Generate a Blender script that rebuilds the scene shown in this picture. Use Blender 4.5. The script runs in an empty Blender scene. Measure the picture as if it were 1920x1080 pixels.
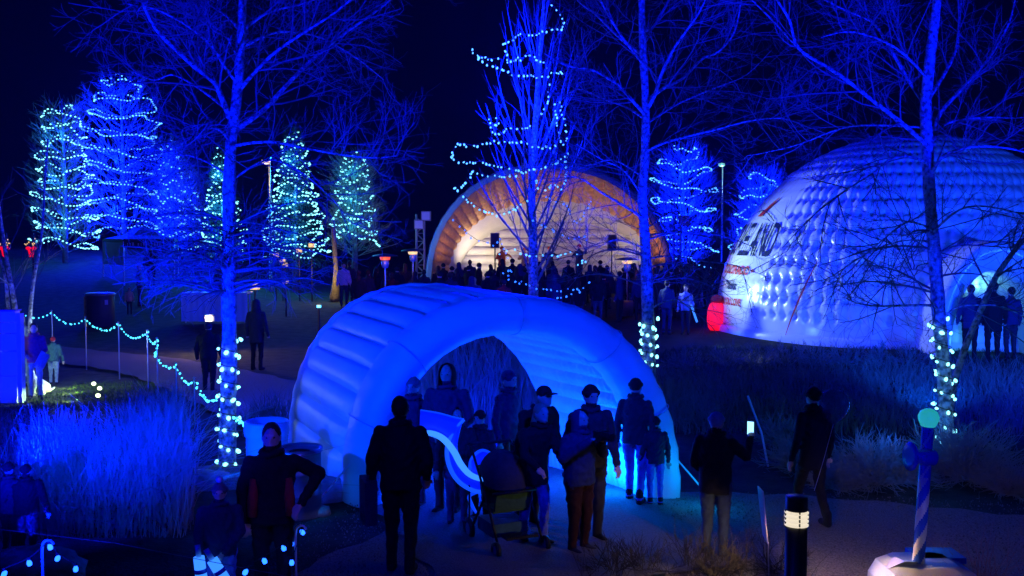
import bpy, math, random
import numpy as np
from mathutils import Vector, Matrix
PI = math.pi
S = bpy.context.scene
COL = S.collection
# ------------------------------------------------------------------ camera
FP = 1920 * 35 / 36.0
CZ = 3.3
PT = math.atan(100 / FP)
cd = bpy.data.cameras.new('camera'); cam = bpy.data.objects.new('camera', cd); COL.objects.link(cam)
cd.lens = 35; cd.sensor_width = 36; cd.clip_end = 2000; cd.clip_start = 0.1
cam.location = (0, 0, CZ); cam.rotation_euler = (PI / 2 - PT, 0, 0)
S.camera = cam
# ------------------------------------------------------------------ night sky, blue sun fill, exposure
W = bpy.data.worlds.new('World'); S.world = W; W.use_nodes = True
bg = W.node_tree.nodes['Background']; bg.inputs[0].default_value = (0.002, 0.02, 1, 1); bg.inputs[1].default_value = 0.005
S.view_settings.view_transform = 'Standard'; S.view_settings.look = 'None'
S.view_settings.exposure = 0; S.view_settings.gamma = 1; S.view_settings.use_curve_mapping = False
S.cycles.use_denoising = True
S.cycles.max_bounces = 5; S.cycles.diffuse_bounces = 2; S.cycles.glossy_bounces = 2
S.cycles.transmission_bounces = 4; S.cycles.volume_bounces = 0; S.cycles.transparent_max_bounces = 6
S.cycles.sample_clamp_indirect = 3
S.cycles.use_adaptive_sampling = True; S.cycles.adaptive_threshold = 0.02
BLUE = (0.0002, 0.0042, 1.0)

def link_light(name, ld, loc, target=None, label=None):
    o = bpy.data.objects.new(name, ld); COL.objects.link(o); o.location = loc
    if target is not None:
        o.rotation_euler = (Vector(target) - Vector(loc)).to_track_quat('-Z', 'Y').to_euler()
    return o
def spot(loc, target, power, color=BLUE, size=60, blend=0.6, rad=0.15):
    l = bpy.data.lights.new('spot_light', 'SPOT'); l.energy = power; l.color = color
    l.spot_size = math.radians(size); l.spot_blend = blend; l.shadow_soft_size = rad
    return link_light('spot_light', l, loc, target)
def point(loc, power, color=BLUE, rad=0.1):
    l = bpy.data.lights.new('point_light', 'POINT'); l.energy = power; l.color = color; l.shadow_soft_size = rad
    return link_light('point_light', l, loc)
sl = bpy.data.lights.new('blue_sun_fill', 'SUN'); sl.energy = 0.03; sl.color = (0.002, 0.03, 1); sl.angle = 0.2  # blue ambient fill from overhead, added to lift the dark areas
link_light('blue_sun_fill', sl, (0, -10, 40), (4, 20, 0))

# blue floodlights on the ground round trees and tunnel; raised spots are added fill
spot((-4.6, 4.5, 0.3), (-4.4, 13.8, 6.8), 19000, size=72)
spot((-4.9, 9.8, 0.3), (-3.93, 13.8, 2.6), 1300, size=17)          # tree over the left walk
spot((-6.2, 12.5, 0.3), (-4.0, 13.9, 4.0), 5500, size=95)
spot((-2.9, 15.6, 0.3), (-3.9, 13.9, 3.6), 1800, size=95)
spot((6.4, 5.0, 0.3), (6.6, 14.6, 10.5), 26000, size=52, blend=0.35)            # tree in front of the dome
spot((5.2, 10.0, 0.3), (6.38, 14.6, 2.6), 2600, size=16)
spot((3.0, 14.6, 0.3), (2.55, 18.0, 10.0), 7000, size=66, blend=0.35)            # tree behind the tunnel
spot((3.7, 14.8, 0.2), (2.45, 18.0, 2.9), 2000, size=20)
spot((0.9, 19.0, 0.4), (0.5, 25.0, 12.2), 9000, size=36, blend=0.4)            # fan-shaped centre tree
spot((1.2, 21.5, 0.4), (0.55, 25.0, 2.6), 700, size=22)
spot((-7.2, 8.4, 3.2), (-2.4, 13.2, 1.5), 2600, (0.0002, 0.036, 1.0), size=60)
spot((-3.25, 11.3, 0.3), (-2.8, 13.6, 1.4), 90, (0.0002, 0.06, 1.0), size=100)   # tunnel, left flank
spot((1.2, 6.8, 3.8), (0.2, 12.2, 1.9), 1200, (0.0002, 0.022, 1.0), size=52)      # tunnel, front rim
spot((-3.9, 10.5, 2.3), (-5.9, 12.6, 0.2), 620, size=110)
spot((-6.9, 9.4, 3.0), (-6.2, 12.2, 0.3), 330, size=80)           # reeds

spot((-5.6, 4.4, 2.6), (-2.45, 8.4, 0.9), 230, BLUE, size=24)      # unseen fill added for the walkers at the lower left
spot((-0.6, 3.6, 3.4), (-2.0, 8.5, 1.1), 24, (1.0, 0.6, 0.5), size=16)  # warm fill added to bring out the woman's red jacket panels

# ------------------------------------------------------------------ terrain and picture rays
def ss(a, b, x):
    t = np.clip((x - a) / (b - a), 0, 1); return t * t * (3 - 2 * t)
def hgt(x, y):
    r = 0.42 * ss(17, 24, y) * ss(1.5, 5, x)
    g = 0.6 * ss(27, 44, y)
    h = np.maximum(r, g)
    h = h + 0.75 * ss(36, 46, y) * ss(-9, -14, x) + 1.1 * ss(44, 56, y) * ss(-15, -21, x)
    h = h - 0.12 * ss(-4.6, -5.6, x) * ss(10.2, 11.4, y) * (1 - ss(16, 19, y))
    h = h + 0.03 * np.sin(x * 0.9 + 1.3) * np.sin(y * 0.7) * ss(8, 14, y)
    return h
def ray(px, py):
    a = (px - 960) / FP; b = (540 - py) / FP
    return Vector((a, math.cos(PT) + b * math.sin(PT), -math.sin(PT) + b * math.cos(PT)))
def at(px, py, Y):
    d = ray(px, py); t = Y / d.y
    return Vector((d.x * t, Y, CZ + d.z * t))
def gp(px, py):
    d = ray(px, py); t = 4.0
    for i in range(4000):
        p = d * t
        if CZ + p.z <= hgt(p.x, p.y): break
        t += 0.02
    return Vector((d.x * t, d.y * t, float(hgt(d.x * t, d.y * t))))
def gz(x, y): return float(hgt(x, y))

# ------------------------------------------------------------------ materials
def mat(name, c, rough=0.8, noise=0.0, scale=8.0, bump=0.0, bscale=30.0, metal=0.0, c2=None, spec=0.3, trans=0.0):
    m = bpy.data.materials.new(name); m.use_nodes = True
    nt = m.node_tree; b = nt.nodes['Principled BSDF']
    b.inputs['Roughness'].default_value = rough; b.inputs['Metallic'].default_value = metal
    b.inputs['Specular IOR Level'].default_value = spec
    b.inputs['Base Color'].default_value = (*c, 1)
    if trans: b.inputs['Transmission Weight'].default_value = trans
    tc = nt.nodes.new('ShaderNodeTexCoord')
    if noise or c2:
        n = nt.nodes.new('ShaderNodeTexNoise'); n.inputs['Scale'].default_value = scale; n.inputs['Detail'].default_value = 6
        nt.links.new(tc.outputs['Object'], n.inputs['Vector'])
        r = nt.nodes.new('ShaderNodeValToRGB')
        r.color_ramp.elements[0].position = 0.35; r.color_ramp.elements[1].position = 0.65
        r.color_ramp.elements[0].color = (*(c2 if c2 else [v * (1 - noise) for v in c]), 1)
        r.color_ramp.elements[1].color = (*[min(1, v * (1 + noise)) for v in c], 1)
        nt.links.new(n.outputs['Fac'], r.inputs['Fac']); nt.links.new(r.outputs['Color'], b.inputs['Base Color'])
    if bump:
        n2 = nt.nodes.new('ShaderNodeTexNoise'); n2.inputs['Scale'].default_value = bscale; n2.inputs['Detail'].default_value = 5
        nt.links.new(tc.outputs['Object'], n2.inputs['Vector'])
        bp = nt.nodes.new('ShaderNodeBump'); bp.inputs['Strength'].default_value = bump; bp.inputs['Distance'].default_value = 0.03
        nt.links.new(n2.outputs['Fac'], bp.inputs['Height']); nt.links.new(bp.outputs['Normal'], b.inputs['Normal'])
    return m
def emit(name, c, s, lamp=True):
    m = bpy.data.materials.new(name); m.use_nodes = True; nt = m.node_tree
    b = nt.nodes['Principled BSDF']; b.inputs['Base Color'].default_value = (0.1, 0.1, 0.1, 1)
    b.inputs['Emission Color'].default_value = (*c, 1); b.inputs['Emission Strength'].default_value = s
    if not lamp: m.cycles.emission_sampling = 'NONE'
    return m
M = {}
M['bark'] = mat('bark', (0.42, 0.40, 0.36), 0.9, 0.7, 16, 1.0, 55)
M['twig'] = mat('twig_bark', (0.17, 0.155, 0.14), 0.9)
M['dark_bark'] = mat('dark_bark', (0.22, 0.2, 0.18), 0.9, 0.3, 10)
M['grass'] = mat('grass_ground', (0.055, 0.06, 0.03), 1, 0, 3.5, 0.8, 25, c2=(0.02, 0.025, 0.012))
M['gravel'] = mat('crusher_gravel', (0.3, 0.26, 0.22), 1, 0, 60, 0.9, 120, c2=(0.12, 0.105, 0.09))
M['asphalt'] = mat('path_asphalt', (0.17, 0.16, 0.15), 0.9, 0, 50, 0.5, 110, c2=(0.1, 0.095, 0.09))
M['concrete'] = mat('concrete', (0.36, 0.34, 0.31), 0.85, 0.2, 20, 0.2)
M['fabric'] = mat('white_inflatable_fabric', (0.78, 0.78, 0.8), 0.42, 0.05, 1.6, 0.4, 4, spec=0.35)
M['fabric2'] = mat('dome_fabric', (0.74, 0.78, 0.8), 0.24, 0.03, 3, spec=0.6)
M['shell_warm_lit'] = mat('warm_lit_vault_fabric', (0.74, 0.42, 0.17), 0.5, 0.05, 2)  # orange stage light put into the vault's base colour
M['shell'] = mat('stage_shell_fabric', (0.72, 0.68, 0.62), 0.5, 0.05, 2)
M['reed'] = mat('dry_reed', (0.34, 0.3, 0.2), 0.9, 0.3, 4)
M['lawn'] = mat('lawn_blades', (0.09, 0.15, 0.03), 0.9)
M['drygrass'] = mat('dry_grass', (0.2, 0.17, 0.11), 0.95, 0.3, 4)
M['pinkgrass'] = mat('reddish_dry_grass', (0.5, 0.24, 0.2), 0.95)
M['frost'] = mat('pale_shrub_twig', (0.24, 0.25, 0.22), 0.95)
M['needle'] = mat('spruce_needles', (0.035, 0.055, 0.05), 0.9)
M['dark_twig'] = mat('dark_shrub_twig', (0.055, 0.045, 0.035), 0.9)  # darker even base colour for the foreground twigs
M['rock'] = mat('rock', (0.3, 0.29, 0.27), 0.95, 0.4, 5, 0.8, 12)
M['black'] = mat('black_paint', (0.015, 0.015, 0.017), 0.4)
M['blackm'] = mat('bollard_metal', (0.012, 0.012, 0.014), 0.42, spec=0.5)
M['steel'] = mat('galvanised_steel', (0.5, 0.5, 0.52), 0.35, metal=0.8)
M['white'] = mat('white_paint', (0.75, 0.75, 0.75), 0.4)
M['cream'] = mat('white_plastic', (0.72, 0.72, 0.70), 0.35)
M['grey'] = mat('grey_plastic', (0.2, 0.2, 0.2), 0.6, 0.2, 90)
M['bluep'] = mat('blue_paint', (0.02, 0.09, 0.6), 0.25, spec=0.6)
M['wire'] = mat('cable', (0.02, 0.03, 0.025), 0.7)
M['wood'] = mat('weathered_wood', (0.3, 0.2, 0.1), 0.8, 0.3, 12)
M['binm'] = mat('dark_blue_bin', (0.03, 0.035, 0.05), 0.5)
M['drum'] = mat('drum_metal', (0.25, 0.27, 0.32), 0.35, metal=0.3)
M['glass'] = mat('frosted_globe', (0.1, 0.75, 0.65), 0.15, spec=0.8)
M['glass'].node_tree.nodes['Principled BSDF'].inputs['Emission Color'].default_value = (0.03, 0.7, 0.65, 1); M['glass'].node_tree.nodes['Principled BSDF'].inputs['Emission Strength'].default_value = 0.45
M['tent'] = mat('dark_tent_cloth', (0.02, 0.025, 0.04), 0.7)
M['banner'] = mat('pale_banner_cloth', (0.45, 0.5, 0.6), 0.7)
M['letter'] = mat('banner_lettering', (0.6, 0.55, 0.5), 0.7)
M['balloon'] = mat('clear_balloon', (0.08, 0.1, 0.2), 0.3); M['balloon'].node_tree.nodes['Principled BSDF'].inputs['Alpha'].default_value = 0.35
M['navy'] = mat('navy_print', (0.01, 0.02, 0.07), 0.5)
M['redp'] = mat('red_print', (0.55, 0.03, 0.04), 0.5)
M['skin'] = mat('skin', (0.62, 0.42, 0.33), 0.6)
M['eye'] = mat('dark_eye', (0.02, 0.015, 0.01), 0.2)
M['hair'] = mat('dark_hair', (0.04, 0.025, 0.015), 0.7)
M['blond'] = mat('fair_hair', (0.4, 0.3, 0.16), 0.7)
def cloth(n, c): M[n] = mat(n, c, 0.9, 0.15, 18, 0.25, 22)
for n, c in dict(c_black=(0.012, 0.012, 0.016), c_dark=(0.03, 0.03, 0.045), c_navy=(0.02, 0.03, 0.09), c_grey=(0.12, 0.13, 0.15),
                 c_red=(0.45, 0.02, 0.03), c_tan=(0.5, 0.33, 0.2), c_jean=(0.035, 0.055, 0.11), c_lightjean=(0.25, 0.36, 0.42), c_teal=(0.04, 0.12, 0.13),
                 c_white=(0.6, 0.6, 0.65), c_orange=(0.7, 0.15, 0.04), c_maroon=(0.03, 0.005, 0.008), c_purple=(0.2, 0.03, 0.16), c_olive=(0.05, 0.12, 0.04),
                 c_blue=(0.12, 0.16, 0.5), c_pale=(0.35, 0.4, 0.5)).items(): cloth(n, c)
M['fur'] = mat('white_fur', (0.7, 0.66, 0.58), 0.95, 0.15, 30, 0.6, 60)
M['e_cyan'] = emit('cool_bulb', (0.24, 0.85, 1.0), 3.0)
M['e_cyan_far'] = emit('cool_bulb_small', (0.24, 0.9, 1.0), 3.0, False)
M['e_cyan_path'] = emit('cool_rope_bulb', (0.06, 0.62, 0.95), 3.6, False)
M['e_blue'] = emit('blue_bulb', (0.01, 0.09, 1.0), 6)
M['e_blue_far'] = emit('blue_bulb_small', (0.09, 0.42, 1.0), 3.0, False)
M['e_tree4'] = emit('blue_white_bulb', (0.075, 0.34, 1.0), 3.2, False)
M['e_t4b'] = emit('deep_blue_bulb', (0.02, 0.14, 1.0), 3.0, False)
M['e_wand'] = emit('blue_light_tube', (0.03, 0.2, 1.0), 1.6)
M['e_warm'] = emit('warm_lamp', (1.0, 0.62, 0.3), 1.2)
M['e_boll'] = emit('bollard_lamp', (1.0, 0.86, 0.64), 0.85)
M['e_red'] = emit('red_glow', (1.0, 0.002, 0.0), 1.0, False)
M['e_heat'] = emit('heater_element', (1.0, 0.08, 0.01), 1.0)
M['e_gold'] = emit('golden_lantern', (1.0, 0.6, 0.2), 1.0)
M['e_green'] = emit('greenish_lamp', (0.25, 0.9, 0.6), 0.8)
M['e_spot'] = emit('spot_lens', (0.85, 1.0, 0.55), 4)
M['e_phone'] = emit('phone_screen', (0.25, 0.6, 1.0), 2.5)
M['e_pink'] = emit('pink_sign_light', (1.0, 0.02, 0.6), 2)

# ------------------------------------------------------------------ object helpers
def tag(o, label=None, cat=None, group=None, kind=None):
    if label: o['label'] = label
    if cat: o['category'] = cat
    if group: o['group'] = group
    if kind: o['kind'] = kind
    return o
def empty(name, loc, rz=0, label=None, cat=None, group=None):
    o = bpy.data.objects.new(name, None); COL.objects.link(o); o.location = loc; o.rotation_euler = (0, 0, rz)
    o.empty_display_size = 0.1
    return tag(o, label, cat, group)
def mkmesh(name, V, Fq, mats, fm=None, smooth=False):
    me = bpy.data.meshes.new(name); V = np.asarray(V, dtype=np.float32)
    if isinstance(Fq, np.ndarray):
        k = Fq.shape[1]; n = len(Fq)
        me.vertices.add(len(V)); me.vertices.foreach_set('co', V.ravel())
        me.loops.add(n * k); me.loops.foreach_set('vertex_index', Fq.astype(np.int32).ravel())
        me.polygons.add(n); me.polygons.foreach_set('loop_start', np.arange(0, n * k, k, dtype=np.int32))
        me.update(calc_edges=True)
    else:
        me.from_pydata([tuple(v) for v in V], [], [tuple(f) for f in Fq])
    for m in mats: me.materials.append(m)
    if fm is not None: me.polygons.foreach_set('material_index', np.asarray(fm, dtype=np.int32))
    me.polygons.foreach_set('use_smooth', np.full(len(me.polygons), bool(smooth)))
    me.update()
    return me
def link(name, me, parent=None, loc=None):
    o = bpy.data.objects.new(name, me); COL.objects.link(o)
    if parent: o.parent = parent
    if loc is not None: o.location = loc
    return o
def basis(t):
    t = Vector(t).normalized(); ref = Vector((0, 0, 1)) if abs(t.z) < 0.9 else Vector((1, 0, 0))
    a = t.cross(ref).normalized(); b = t.cross(a).normalized(); return a, b
class MB:
    def __init__(s): s.v = []; s.f = []; s.m = []
    def add(s, vs, fs, m=0):
        o = len(s.v); s.v += [tuple(v) for v in vs]; s.f += [tuple(i + o for i in f) for f in fs]; s.m += [m] * len(fs); return s
    def box(s, c, d, m=0, rz=0, rot=None, bev=0):
        x, y, z = d[0] / 2, d[1] / 2, d[2] / 2
        R = rot if rot is not None else Matrix.Rotation(rz, 3, 'Z')
        vs = [Vector(c) + R @ Vector((sx * x, sy * y, sz * z)) for sz in (-1, 1) for sy in (-1, 1) for sx in (-1, 1)]
        return s.add(vs, [(0, 2, 3, 1), (4, 5, 7, 6), (0, 1, 5, 4), (2, 6, 7, 3), (0, 4, 6, 2), (1, 3, 7, 5)], m)
    def tube(s, pts, rs, n=8, m=0, cap=True):
        pts = [Vector(p) for p in pts]
        if not hasattr(rs, '__len__'): rs = [rs] * len(pts)
        vs = []; fs = []; a0 = None
        for i, p in enumerate(pts):
            t = (pts[min(i + 1, len(pts) - 1)] - pts[max(i - 1, 0)])
            if t.length < 1e-6: t = Vector((0, 0, 1))
            t.normalize()
            if a0 is None: a0, b0 = basis(t)
            else:
                a0 = (a0 - t * a0.dot(t)); a0.normalize(); b0 = t.cross(a0)
            for k in range(n):
                w = 2 * PI * k / n; vs.append(p + (a0 * math.cos(w) + b0 * math.sin(w)) * rs[i])
        for i in range(len(pts) - 1):
            for k in range(n):
                fs.append((i * n + k, i * n + (k + 1) % n, (i + 1) * n + (k + 1) % n, (i + 1) * n + k))
        if cap:
            fs.append(tuple(range(n))[::-1]); fs.append(tuple((len(pts) - 1) * n + k for k in range(n)))
        return s.add(vs, fs, m)
    def ball(s, c, r, nu=10, nv=6, m=0, R=None):
        if not hasattr(r, '__len__'): r = (r, r, r)
        c = Vector(c); vs = [c + (R @ Vector((0, 0, r[2])) if R else Vector((0, 0, r[2])))]; fs = []
        for j in range(1, nv):
            ph = PI * j / nv
            for i in range(nu):
                th = 2 * PI * i / nu
                q = Vector((r[0] * math.sin(ph) * math.cos(th), r[1] * math.sin(ph) * math.sin(th), r[2] * math.cos(ph)))
                vs.append(c + (R @ q if R else q))
        q = Vector((0, 0, -r[2])); vs.append(c + (R @ q if R else q))
        for i in range(nu): fs.append((0, 1 + i, 1 + (i + 1) % nu))
        for j in range(nv - 2):
            for i in range(nu):
                a = 1 + j * nu + i; b = 1 + j * nu + (i + 1) % nu; fs.append((a, a + nu, b + nu, b))
        L = len(vs) - 1
        for i in range(nu): fs.append((L, 1 + (nv - 2) * nu + (i + 1) % nu, 1 + (nv - 2) * nu + i))
        return s.add(vs, fs, m)
    def lathe(s, prof, c=(0, 0, 0), n=16, m=0, axis=None):
        c = Vector(c); vs = []; fs = []
        if axis is None: a, b, t = Vector((1, 0, 0)), Vector((0, 1, 0)), Vector((0, 0, 1))
        else:
            t = Vector(axis).normalized(); a, b = basis(t)
        for (r, z) in prof:
            for k in range(n):
                w = 2 * PI * k / n; vs.append(c + (a * math.cos(w) + b * math.sin(w)) * r + t * z)
        for i in range(len(prof) - 1):
            for k in range(n): fs.append((i * n + k, i * n + (k + 1) % n, (i + 1) * n + (k + 1) % n, (i + 1) * n + k))
        return s.add(vs, fs, m)
    def build(s, name, mats, parent=None, smooth=False, rel=True):
        if not isinstance(mats, (list, tuple)): mats = [mats]
        V = s.v
        if parent is not None and rel:
            l = parent.location; V = [(v[0] - l[0], v[1] - l[1], v[2] - l[2]) for v in s.v]
        return link(name, mkmesh(name, V, s.f, mats, s.m, smooth), parent)
def grid_faces(nu, nv, closed_u=False):
    f = []
    for j in range(nv - 1):
        for i in range(nu if closed_u else nu - 1):
            i2 = (i + 1) % nu; f.append((j * nu + i, j * nu + i2, (j + 1) * nu + i2, (j + 1) * nu + i))
    return np.array(f)
def batch_tubes(polys, radii, n=3):
    """many thin stems at once: returns vertices, quads"""
    groups = {}
    for p, r in zip(polys, radii): groups.setdefault(len(p), []).append((p, r))
    Vs = []; Fs = []; off = 0
    ang = np.arange(n) * 2 * PI / n
    for k, items in groups.items():
        P = np.array([i[0] for i in items], dtype=float); R = np.array([i[1] for i in items], dtype=float)
        T = np.empty_like(P); T[:, 1:-1] = P[:, 2:] - P[:, :-2]; T[:, 0] = P[:, 1] - P[:, 0]; T[:, -1] = P[:, -1] - P[:, -2]
        T /= np.linalg.norm(T, axis=2, keepdims=True) + 1e-9
        ref = np.zeros_like(T); up = np.abs(T[:, :1, 2:3]) < 0.8
        ref[..., 2] = np.where(up[..., 0], 1, 0); ref[..., 0] = np.where(up[..., 0], 0, 1)
        A = np.cross(T, ref); A /= np.linalg.norm(A, axis=2, keepdims=True) + 1e-9
        B = np.cross(T, A)
        V = P[:, :, None, :] + (A[:, :, None, :] * np.cos(ang)[None, None, :, None] + B[:, :, None, :] * np.sin(ang)[None, None, :, None]) * R[:, :, None, None]
        m = len(items); V = V.reshape(-1, 3)
        base = (np.arange(m) * k * n)[:, None, None] + (np.arange(k - 1) * n)[None, :, None]
        j = np.arange(n)[None, None, :]; j2 = (np.arange(n) + 1)[None, None, :] % n
        q = np.stack([base + j, base + j2, base + n + j2, base + n + j], axis=-1).reshape(-1, 4) + off
        Vs.append(V); Fs.append(q); off += len(V)
    return np.concatenate(Vs), np.concatenate(Fs)
def copy_tree(o, parent=None):
    c = o.copy(); COL.objects.link(c)
    if parent is not None: c.parent = parent
    for ch in o.children: copy_tree(ch, c)
    return c
def text_mesh(s, size=1.0, shear=0.0, extr=0.0, bold=0.012):
    cu = bpy.data.curves.new('lettering', 'FONT'); cu.body = s; cu.size = size; cu.shear = shear; cu.extrude = extr; cu.resolution_u = 3; cu.offset = bold
    o = bpy.data.objects.new('lettering_tmp', cu); COL.objects.link(o)
    bpy.context.view_layer.update()
    me = bpy.data.meshes.new_from_object(o.evaluated_get(bpy.context.evaluated_depsgraph_get()))
    bpy.data.objects.remove(o); bpy.data.curves.remove(cu)
    return me

# ================================================================== GROUND
def axis_pts(a, b, fine0, fine1, step):
    mid = np.arange(fine0, fine1 + 1e-6, step)
    lo = fine0 - np.geomspace(step, fine0 - a, 26)[::-1]; hi = fine1 + np.geomspace(step, b - fine1, 26)
    return np.concatenate([lo, mid, hi])
gx = axis_pts(-300, 300, -26, 22, 0.4); gy = axis_pts(-60, 500, 2, 60, 0.4)
GX, GY = np.meshgrid(gx, gy)
V = np.stack([GX, GY, hgt(GX, GY)], -1).reshape(-1, 3)
g = link('ground', mkmesh('ground', V, grid_faces(len(gx), len(gy)), [M['grass']], smooth=True)); tag(g, kind='structure')

def strip(name, pts, widths, m, dz=0.012, label=None):
    """a path laid over the terrain along a centre line, edges slightly wavy"""
    pts = [Vector((p[0], p[1], 0)) for p in pts]; fine = []
    L = len(pts)
    for i in range(L - 1):
        p0, p1, p2, p3 = pts[max(i - 1, 0)], pts[i], pts[i + 1], pts[min(i + 2, L - 1)]
        for k in range(14):
            t = k / 14
            q = 0.5 * ((2 * p1) + (p2 - p0) * t + (2 * p0 - 5 * p1 + 4 * p2 - p3) * t * t + (3 * p1 - p0 - 3 * p2 + p3) * t ** 3)
            fine.append((q, widths[i] * (1 - t) + widths[i + 1] * t))
    fine.append((pts[-1], widths[-1]))
    V = []; nc = 9
    for i, (q, w) in enumerate(fine):
        t = (fine[min(i + 1, len(fine) - 1)][0] - fine[max(i - 1, 0)][0]).normalized(); n = Vector((t.y, -t.x, 0))
        for k in range(nc):
            s = (k / (nc - 1) - 0.5)
            wob = 0.06 * math.sin(i * 1.7 + k * 5)
            p = q + n * (s * w + (wob if k in (0, nc - 1) else 0)); V.append((p.x, p.y, gz(p.x, p.y) + dz + (0.0 if k in (0, nc - 1) else 0.012)))
    o = link(name, mkmesh(name, V, grid_faces(nc, len(fine)), [m], smooth=True)); tag(o, kind='structure')
    if label: o['label'] = label
    return o
strip('gravel_path', [(-1.6, 8.2), (0.5, 10.6), (3.2, 10.9), (6.0, 9.9), (9.5, 9.4), (16, 10.5)], [2.0, 3.4, 3.2, 2.9, 2.8, 3], M['gravel'], 0.02)
strip('path', [(0.9, 9.2), (-0.1, 12.2), (-1.5, 14.5), (-3.2, 17.5), (-5.4, 20.5), (-8.4, 24.2), (-12.5, 27.0), (-18, 29.5), (-26, 31)], [3.0, 3.2, 3.2, 3.1, 2.8, 2.4, 2.4, 2.4, 2.4], M['asphalt'], 0.045)
strip('concrete_path', [(-9, 8.4), (-5, 8.0), (-1.6, 8.1), (0.4, 8.6)], [0.9, 0.9, 0.9, 0.9], M['concrete'], 0.07)

# ================================================================== TREES
def arr(p): return np.array([tuple(q) for q in p], dtype=float)
def sprout(rg, poly, rad, n, L, ang, curl, lift, k=5, t0=0.2, rfac=0.6, rmin=0.004, shrink=0.5, rtip=0.35):
    out = []; m = len(poly)
    for _ in range(n):
        t = t0 + (1 - t0) * rg.random(); f = t * (m - 1); i = min(int(f), m - 2); w = f - i
        b = poly[i] * (1 - w) + poly[i + 1] * w; tg = poly[i + 1] - poly[i]; tg = tg / (np.linalg.norm(tg) + 1e-9)
        rr = max(rmin, (rad[i] * (1 - w) + rad[i + 1] * w) * rfac)
        v = np.array([rg.gauss(0, 1) for _ in range(3)]); v -= tg * v.dot(tg); v /= np.linalg.norm(v) + 1e-9
        a = ang * (0.7 + 0.6 * rg.random()); d = tg * math.cos(a) + v * math.sin(a); d[2] += lift; d /= np.linalg.norm(d)
        ln = L * (1 - shrink * t) * (0.5 + 0.8 * rg.random()); st = ln / (k - 1)
        P = [b]; cv = np.array([rg.gauss(0, curl) for _ in range(3)])
        for j in range(k - 1):
            d = d + cv * 0.6 + np.array([rg.gauss(0, curl) for _ in range(3)]) * 0.6; d[2] += lift * 0.35; d /= np.linalg.norm(d)
            P.append(P[-1] + d * st)
        out.append((np.array(P), np.linspace(rr, max(rmin * 0.6, rr * rtip), k)))
    return out
def resample(pts, k):
    pts = [Vector(p) for p in pts]; out = []
    L = len(pts)
    for i in range(L - 1):
        p0, p1, p2, p3 = pts[max(i - 1, 0)], pts[i], pts[i + 1], pts[min(i + 2, L - 1)]
        for j in range(k):
            t = j / k
            out.append(0.5 * ((2 * p1) + (p2 - p0) * t + (2 * p0 - 5 * p1 + 4 * p2 - p3) * t * t + (3 * p1 - p0 - 3 * p2 + p3) * t ** 3))
    out.append(pts[-1]); return out
def traced(rg, pix, D, r0, r1, dd=0):
    n = len(pix); P = [at(x, y, D + dd * i / (n - 1)) for i, (x, y) in enumerate(pix)]
    P = resample(P, 4); r = np.linspace(r0, r1, len(P)); return arr(P), r
def big_tree(name, label, D, trunk_px, trunk_r, limbs, seed, lv=(11, 7, 4), Ls=(1.5, 0.75, 0.4), extra=None, group=None, tk=1.0):
    rg = random.Random(seed)
    base = at(*trunk_px[0], D); base.z = gz(base.x, D) - 0.05
    root = empty(name, base, label=label, cat='tree', group=group)
    P = [base] + [at(x, y, D) for x, y in trunk_px[1:]]
    P = resample(P, 4); R = np.interp(np.linspace(0, 1, len(P)), np.linspace(0, 1, len(trunk_r)), trunk_r)
    R[0] *= 1.35
    MB().tube(P, [float(r) * (1 + 0.04 * rg.gauss(0, 1)) for r in R], 14).build('trunk', M['bark'], root, True)
    subs = []
    tr = (arr(P), R)
    for lp, r0, dd in limbs:
        pl, rr = traced(rg, lp, D, r0 * 0.85, r0 * 0.24, dd)
        MB().tube([Vector(p) for p in pl], list(rr), 8).build('limb', M['bark'], root, True)
        Ln = sum(np.linalg.norm(pl[i + 1] - pl[i]) for i in range(len(pl) - 1))
        subs += sprout(rg, pl, rr, int(lv[0] * (0.5 + Ln / 3)), Ls[0], 0.75, 0.12, 0.07, 6, 0.12, 0.5, 0.009)
    if extra: subs += extra(rg, tr)
    polys = list(subs)
    l2 = []
    for p, r in subs: l2 += sprout(rg, p, r, lv[1], Ls[1], 0.7, 0.22, 0.1, 5, 0.15, 0.55, 0.0052 * tk)
    l3 = []
    for p, r in l2: l3 += sprout(rg, p, r, lv[2], Ls[2], 0.65, 0.22, 0.12, 4, 0.2, 0.7, 0.0040 * tk)
    V1, F1 = batch_tubes([a[0] for a in subs], [a[1] for a in subs], 5)
    o = link('branches', mkmesh('branches', V1 - np.array(base)[None], F1, [M['twig']], smooth=True), root); o['kind'] = 'stuff'
    al = l2 + l3
    V2, F2 = batch_tubes([a[0] for a in al], [a[1] for a in al], 3)
    o = link('twigs', mkmesh('twigs', V2 - np.array(base)[None], F2, [M['twig']]), root); o['kind'] = 'stuff'
    return root
D1, D2, D3, D4 = 13.8, 18.0, 14.7, 25.0
def low_spray(D, cx, ys, spread, n, L, lift=-0.03):
    def f(rg, tr):
        out = []
        for _ in range(n):
            y = ys[0] + (ys[1] - ys[0]) * rg.random(); p = at(cx, y, D)
            a = rg.random() * 2 * PI; d = np.array([math.cos(a), math.sin(a) * 0.8, 0.15 + 0.25 * rg.random()]); d /= np.linalg.norm(d)
            P = [np.array(p)]; st = L * (0.5 + 0.7 * rg.random()) / 6
            for j in range(6):
                d = d + np.array([rg.gauss(0, .1), rg.gauss(0, .1), rg.gauss(0, .06) + lift * (1 + j)]); d /= np.linalg.norm(d); P.append(P[-1] + d * st)
            out.append((np.array(P), np.linspace(0.02, 0.006, 7)))
        return out
    return f
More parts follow.
